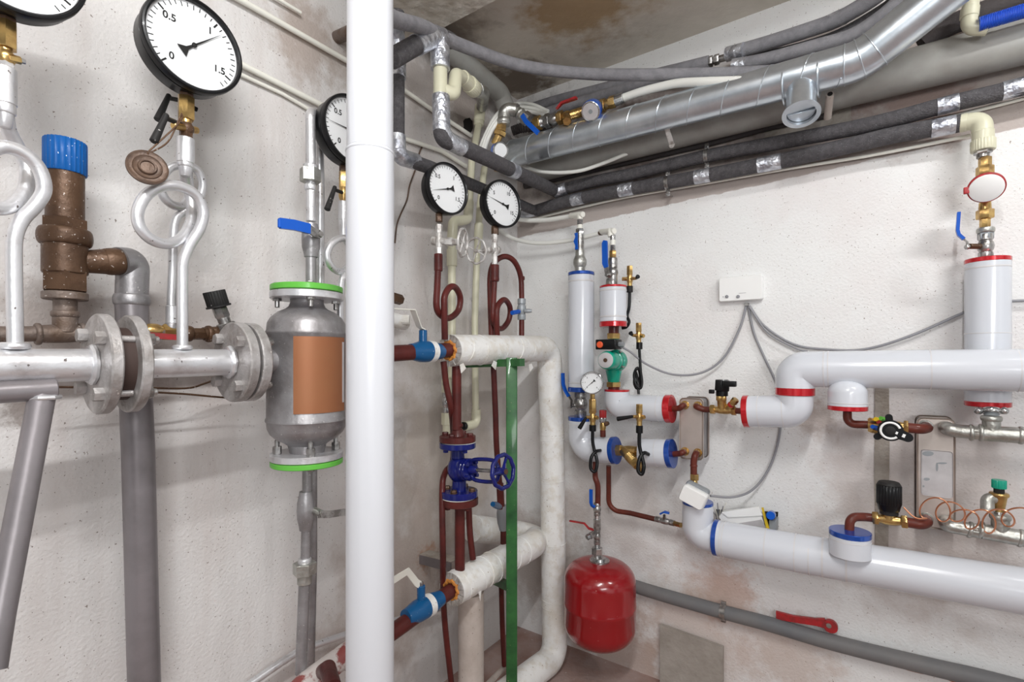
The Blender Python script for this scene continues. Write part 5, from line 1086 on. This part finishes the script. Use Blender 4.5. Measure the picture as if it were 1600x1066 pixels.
for i in range(N_):
    f = i/(N_-1)*(len(cx)-1); k = min(int(f), len(cx)-2); q = f-k; x = cx[k][0]*(1-q)+cx[k+1][0]*q; y = cx[k][1]*(1-q)+cx[k+1][1]*q
    a = f*2*pi+pi; pts.append(R(x+sin(a)*17, y-cos(a)*15*(1+.25*sin(f*2)), .215+.022*sin(a+.8)))
pipe('capillary_coil', 'thin copper capillary wound in loose coils in front of the lower galvanized pipe', 'tube', pts, .0024, 'copper', sm=2, n=8)

# small gauge and test cocks with black tubes
t = T('pressure_gauge', 'small pressure gauge with white dial and grey rim in front of tall column', 'gauge', R(926, 622, .25))
mc = R(925, 598, .27); n_ = (V((0, -.2, CH))-mc).normalized(); n_.z = 0
gauge(t, mc, n_+NR*.2, .051, .026, ('0', '1', '2', '4', '6'), .1, 6, minor=.25, bez='chrome', sz=.15)
t.vs(R, 926, .25, [(626, 616, 4, 'h', 'brass', 'neck'), (646, 624, 6, 'h', 'brass', 'nut')])
def cock(lab, px, y, off, hx_, hy, nut=True, s=1, up_=11):
    """small brass test cock: nut on top, round body, black swing handle, black collar below"""
    t = T('test_cock', lab, 'valve', R(px, y+20, off)); it = [(y+8, y-7, 5.5*s, 'b', 'brass', 'body'), (y+14, y+6, 4.3*s, 'c', 'brass', 'neck')]
    if nut: it.append((y-6, y-6-up_*1.3, 5.6*s, 'h', 'brass', 'nut'))
    t.vs(R, px, off, it)
    sg = 1 if hx_ > px else -1
    p0 = R(px, y, off); p1 = R(px+10*sg, y-1, off+.03); p2 = R(hx_, hy, off+.045)
    t.seg('cross_pin', p0, p1, .007, 'c', 'brass'); t.add('handle', G().seg(p1, p2, (.0065, .010), 'c', 18), 'black')
    t.seg('boss', R(px, y, off), R(px+8*-sg, y, off+.01), .009, 'h', 'brass')
    return t
t = cock('brass cock with down-swung black handle under the small gauge', 926, 653, .25, 905, 670, False)
t.vs(R, 926, .25, [(674, 664, 5.5, 'c', 'black', 'collar')])
pipe('black_tube', 'black tube looping from the small gauge cock into the blue ringed elbow', 'tube', run(R, [(926, 673, .25), (926, 690, .25), (929, 705, .25), (933, 722, .26), (930, 737, .27), (923, 732, .275), (924, 715, .27), (931, 706, .25), (938, 704, .215)]), .0075, 'black', sm=6, n=16)
t = cock('brass cock with black handle pointing left, before the red ringed elbow', 999, 652, .26, 964, 655)
t.vs(R, 999, .26, [(677, 665, 5.5, 'c', 'black', 'collar')])
pipe('black_tube', 'black tube looping into the blue ringed section beside the strainer', 'tube', run(R, [(999, 676, .26), (999, 695, .26), (1002, 710, .26), (1006, 728, .27), (1003, 741, .275), (997, 735, .28), (999, 718, .27), (1006, 708, .25), (1013, 710, .215)]), .0080, 'black', sm=6, n=16)
t = cock('brass cock with black handle pointing right, highest, beside the blue handle', 984, 436, .08, 997, 432, s=.9)
t.vs(R, 984, .08, [(457, 447, 5, 'c', 'blackrub', 'collar')]); t.seg('side_arm', R(984, 436, .08), R(972, 436, .09), .009, 'k', 'brass')
pipe('black_tube', 'black tube hanging straight behind the short red ringed column', 'tube', run(R, [(984, 455, .08), (983, 480, .08), (980, 494, .08), (983, 503, .09), (979, 511, .09), (972, 513, .09)]), .0072, 'black', sm=5, n=14)
t = cock('brass cock with short black stub handle right of the green pump', 998, 525, .16, 985, 520, s=.9)
t.vs(R, 999, .16, [(546, 535, 5, 'c', 'black', 'collar')])
pipe('black_tube', 'black tube coiled twice between the pump and its cable', 'tube', run(R, [(999, 545, .16), (1000, 565, .16), (1001, 580, .165), (1003, 598, .17), (1000, 607, .175), (993, 600, .18), (991, 585, .18), (996, 575, .175), (1000, 585, .16), (999, 600, .155), (995, 607, .155), (991, 598, .15), (993, 582, .15), (996, 592, .16), (998, 616, .18)]), .0062, 'black', sm=6, n=14)
t = T('safety_valve', 'small red capped safety valve standing on the blue ringed elbow', 'valve', R(942, 682, .16))
t.vs(R, 942, .17, [(683, 672, 4.5, 'c', 'copperpaint', 'nipple'), (674, 658, 5, 'b', 'brass', 'body'), (660, 652, 5.5, 'k', 'chrome', 'ring'), (653, 641, 5.6, 'k', 'redlever', 'cap')])
t.seg('side_outlet', R(943, 664, .17), R(951, 661, .17), .011, 'b', 'bronze')
# expansion vessel line
t = T('vessel_line', 'copper pipe and silver valve stack feeding the red vessel', 'pipe', R(933, 875, .245))
t.add('pipe_run', G().tube(smooth([R(930, 722, .17), R(930, 745, .245), R(934, 760, .245), R(934, 790, .245)], 5), .0125, 20), 'copperpaint')
t.vs(R, 933, .245, [(806, 786, 6.3, 'v', 'steel', 'ball_valve'), (812, 805, 5.4, 'th', 'chrome', 'nipple'), (828, 811, 5.8, 'c', 'steel', 'tee'), (850, 826, 6.2, 'v', 'steel', 'ball_valve'), (858, 849, 5, 'th', 'chrome', 'nipple'), (866, 856, 9, 'h', 'chrome', 'union_nut'), (874, 865, 6, 'c', 'steel', 'nipple')])
t.add('lever', G().strap([R(929, 793, .275), R(925, 790, .28), R(923.5, 786, .285), R(923.5, 765, .285)], .014, .008, DR), 'bluelever', label='blue upright lever')
t.seg('side_cock', R(932, 832, .245), R(922, 838, .285), .014, 'k', 'steel'); t.seg('side_cock_end', R(923, 837, .28), R(917, 840, .30), .013, 'h', 'chrome')
t.add('lever', G().strap([R(927, 828, .265), R(920, 826, .285), R(913, 818, .295), R(890, 814, .305)], .012, .005, NR), 'redlever', label='red side lever')
t = T('expansion_vessel', 'glossy red expansion vessel hanging low on the right wall near the corner', 'vessel', R(937, 1006, .25))
vc = R(937, 942, .25); rv = rm(R, 937, .25, 56, False)*.985; zt = R(937, 877, .25).z; zb = R(937, 1004, .25).z; H = zt-zb
prof = []
for k in range(12): a = pi/2*k/11; prof.append((zb+.09*(1-cos(a)), .03+(rv-.03)*sin(a)**.75))
prof += [(vc.z-.012, rv), (vc.z-.008, rv+.0015), (vc.z, rv+.0025), (vc.z+.008, rv+.0015), (vc.z+.012, rv)]
for k in range(12): a = pi/2*(11-k)/11; prof.append((zt-.085*(1-cos(a)), .03+(rv-.03)*sin(a)**.75))
t.add('shell', G().lathe(V((vc.x, vc.y, 0)), Z, prof, 72), 'redvessel')
q = V((vc.x, vc.y, zt)); t.add('connection_flange', G().seg(q-Z*.006, q+Z*.008, .044, 'c', 40).seg(q, q+Z*.016, .026, 'c', 32), 'chrome', label='silver top flange')
# wall unit and cables
t = T('control_box', 'small white control box with two round knobs mounted on the right wall', 'box', R(1156, 472, .02))
a, b = R(1123, 472, .035), R(1191, 428, .035); c = mid(a, b)-NR*.018
t.add('housing', G().box(c, DR, Z, NR, (b-a).dot(DR), (b-a).z, .036, .010), 'boxwhite')
for x in (1136, 1153.5): t.add('knob', G().lathe(R(x, 463.5, .0355), NR, [(0, .0065), (.005, .0065), (.0065, .005)], 20), 'cable')
t.add('print_mark', G().box(R(1160, 458, .0362), DR, Z, NR, .028, .0012, .0006), 'cable'); t.add('indicator', G().lathe(R(1130, 464, .0356), NR, [(0, .002), (.001, .002)], 10), 'cable')
t.add('cable_clip', G().box(R(1167, 476, .012), DR, Z, NR, .016, .014, .022, .003), 'steel')
CB = 'grey cable from the white wall box '
for lab, pts in ((CB+'sagging left to the green pump', [(1166, 478, .012), (1155, 515, .02), (1130, 560, .03), (1095, 583, .05), (1050, 585, .09), (1010, 569, .14), (985, 550, .19), (969, 541, .22)]),
                 (CB+'looping down behind swan neck to actuator', [(1169, 478, .010), (1178, 520, .010), (1195, 560, .012), (1213, 600, .012), (1220, 640, .012), (1216, 690, .012), (1200, 735, .02), (1175, 766, .05), (1145, 777, .12), (1110, 775, .20)]),
                 (CB+'swinging right behind the wide column', [(1171, 478, .012), (1195, 510, .012), (1240, 538, .012), (1290, 546, .012), (1350, 546, .014), (1420, 526, .02), (1505, 489, .02), (1545, 474, .02), (1600, 470, .02), (1680, 470, .02), (2200, 468, .02)])):
    pipe('cable', lab, 'cable', run(R, pts), .0048, 'cable', sm=7, n=12)
pipe('cable', 'second thin cable twisted along the right-hand grey cable', 'cable', run(R, [(1171, 480, .022), (1200, 520, .021), (1245, 545, .020), (1262, 549, .02)]), .0035, 'cable', sm=7, n=10)
# electrical box in the wall niche
t = T('junction_box', 'open white junction box leaning in the wall niche behind the lower pipe', 'box', R(1160, 830, .05))
P = lambda x, y, o=.03: R(x, y, o)
t.add('housing', G().poly([P(1128, 803), P(1132, 797), P(1184, 792), P(1192, 798), P(1203, 830), P(1140, 824)], NR, .05), 'boxwhite'); t.add('lid', G().poly([P(1128, 800, .081), P(1186, 791, .081), P(1192, 805, .081), P(1138, 808, .081)], NR, .008), 'boxwhite')
t.add('inside', G().poly([P(1140, 820, .081), P(1190, 812, .081), P(1200, 829, .081), P(1160, 826, .081)], NR, .002), 'hxlabel')
one('marker_strip', G().poly([R(1190, 793, .085), R(1193, 793, .085), R(1203, 828, .085), R(1198, 828, .085)], NR, .006), 'yellow', 'narrow yellow strip at the right end of the junction box', 'strip')
t = T('knob_block', 'blue round knob on a dark block right of the yellow strip', 'knob', R(1208, 828, .05))  # blue knob on a dark block, not a lamp
t.add('block', G().box(R(1209, 820, .05), DR, Z, NR, .024, .05, .07, .003), 'bluegrey'); t.add('knob', G().seg(R(1206, 804, .04), R(1204, 806, .11), .016, 'c'), 'bluelever')
for i in range(6):
    x = 1112+i*4.5; pipe('wire', '%s loose wire end sticking up left of the junction box' % ('first', 'second', 'third', 'fourth', 'fifth', 'sixth')[i], 'wire', run(R, [(1122+i*1.2, 826, .03), (1121+i, 812, .04), (x, 796-(i % 3)*5, .05+.01*(i % 2))]), .0022, 'creamwhite' if i % 2 else 'cable', sm=4, n=6, group='loose wires by the junction box')
# floor-level things
t = T('drain_pipe', 'grey plastic drain pipe sloping along the foot of the right wall', 'pipe', R(1250, 1003, .05))
line('pipe_run', '', '', [(905, 884, .04), (994, 917, .04), (1117, 953, .04), (1200, 975, .04), (1300, 1004, .04), (1450, 1041, .04), (1540, 1062, .04), (1700, 1105, .04), (2000, 1186, .04)], .0290, 'greyplastic', T_=t, n=28)
t = T('pipe_clamp', 'steel pipe clamp around the grey drain pipe', 'clamp', R(1130, 970, .04)); c = R(1130, 957, .04)
g = G(); pts = [c+(NR*cos(a)+Z*sin(a))*.0305 for a in [radians(-95+190*k/12) for k in range(13)]]; t.add('band', g.strap(pts, .022, .003, DR), 'steel')
for s in (1, -1): t.add('tab', G().box(c+Z*s*.037-NR*.006, DR, NR, Z, .02, .012, .014, .002), 'steel')
t = T('old_lever', 'loose rusty red valve lever lying on top of the grey drain pipe', 'lever', R(1260, 985, .03))
t.add('arm', G().strap([R(1213, 961, .03), R(1240, 967, .03), R(1275, 972, .03), R(1290, 974, .03)], [.030, .024, .026, .036], .014, Z).lathe(R(1298, 977, .022), NR, [(0, .024), (.016, .024)], 24), 'redlever'); t.add('eye', G().lathe(R(1295, 978, .0385), NR, [(0, .009), (.002, .009), (.0025, .005)], 18), 'zinc')
a = R(1033, 975, .02); b = R(1132, 1009, .02)
one('stone_slab', G().poly([R(1033, 974, .012), R(1131, 1009, .012), R(1131, 1130, .012), R(1033, 1130, .012)], NR, .018), 'tile', 'grey brown rough slab leaning on the foot of the right wall', 'slab')
g = G(); pts = [R(1200+i*20, 966+i*6.0+random.uniform(-2, 2), .002) for i in range(17)]+[R(1520-i*20, 1074-i*6.0+random.uniform(-2, 4), .002) for i in range(17)]
struct('trim_6', G().poly(pts, NR, .003), 'rust')
# ------------------------------------------------------------ camera, light
cam = bpy.data.cameras.new('camera'); co = bpy.data.objects.new('camera', cam); C.objects.link(co)
co.location = (0, 0, CH); co.rotation_euler = (pi/2, 0, 0); cam.lens = F/1600*36; cam.sensor_width = 36; cam.shift_y = (HZ-533)/1600; cam.clip_start = .02
bpy.context.scene.camera = co
def tube_or_fill_light(loc, along, down, ln, wd, e, col=(.99, 1, 1)):
    l = bpy.data.lights.new('tube_or_fill_light', 'AREA'); l.shape = 'RECTANGLE'; l.size = ln; l.size_y = wd; l.energy = e; l.color = col
    o = bpy.data.objects.new('tube_or_fill_light', l); C.objects.link(o); zz = -down.normalized(); xx = along.normalized(); xx = (xx-zz*xx.dot(zz)).normalized(); yy = zz.cross(xx)
    m = Matrix((xx, yy, zz)).transposed().to_4x4(); m.translation = loc; o.matrix_world = m
p = CO+NR*.98+NL*2.0+Z*2.89
tube_or_fill_light(p, DR, -Z*.85-NR*.6-NL*.15, 1.5, .05, 36)
p = CO+NR*2.5+NL*1.7+Z*2.85
tube_or_fill_light(p, DL, -Z*.8-NL*.55-NR*.2, 1.2, .05, 32)
p = CO+NR*3.2+NL*3.0+Z*1.9
tube_or_fill_light(p, DR, Z*.4-NL*.6-NR*.65, 1.2, .5, 28)  # added fill lamp behind the camera, tilted up to brighten the ceiling
w = bpy.data.worlds.new('World'); bpy.context.scene.world = w; w.use_nodes = True
nt = w.node_tree; bg = nt.nodes['Background']; tc = nt.nodes.new('ShaderNodeTexCoord'); no = nt.nodes.new('ShaderNodeTexNoise'); no.inputs['Scale'].default_value = 2.6; no.inputs['Detail'].default_value = 2
mr = nt.nodes.new('ShaderNodeMapRange'); mr.inputs['From Min'].default_value = .42; mr.inputs['From Max'].default_value = .60; mr.inputs['To Min'].default_value = .02; mr.inputs['To Max'].default_value = .8  # invented bright and dark patches for the unseen room, giving metal reflections contrast
nt.links.new(tc.outputs['Generated'], no.inputs['Vector']); nt.links.new(no.outputs['Fac'], mr.inputs['Value']); nt.links.new(mr.outputs[0], bg.inputs['Strength']); bg.inputs[0].default_value = (.97, .985, 1, 1)
vs_ = bpy.context.scene.view_settings; vs_.view_transform = 'Standard'; vs_.look = 'None'; vs_.gamma = 1; vs_.use_curve_mapping = False; vs_.exposure = .32

GR = {'pressure_gauge': 'round pressure gauges', 'pigtail_riser': 'coiled silver risers', 'flange_pair': 'bolted silver flange pairs', 'insulated_column': 'white columns on the right wall', 'test_cock': 'brass test cocks',
      'black_tube': 'black siphon tubes', 'foam_pipe': 'foam covered pipes', 'cable': 'cables on the right wall', 'heat_exchanger': 'plate heat exchangers', 'needle_valve': 'needle valves under the gauges', 'siphon_pipe': 'red coiled siphons',
      'flexible_hose': 'white flexible hoses', 'collector_pipe': 'white wrapped collectors', 'insulated_main': 'big white insulated mains', 'insulated_elbow': 'white insulated elbows', 'water_meter': 'water meters', 'gauge_cock': 'gauge cocks on the left', 'gauge_socket': 'silver sockets on the left risers',
      'conduit': 'white conduits', 'plastic_riser': 'cream plastic risers', 'insulated_stub': 'white insulated stubs', 'capillary_tube': 'thin capillary tubes', 'copper_pipe': 'short red brown pipes', 'bypass_pipe': 'red bypass pipes', 'pipe_clamp': 'steel pipe clamps', 'galvanized_pipe': 'galvanized runs by the tall exchanger'}
for o in bpy.data.objects:
    k = o.name.split('.')[0]
    if not o.parent and 'label' in o and k in GR and 'group' not in o: o['group'] = GR[k]
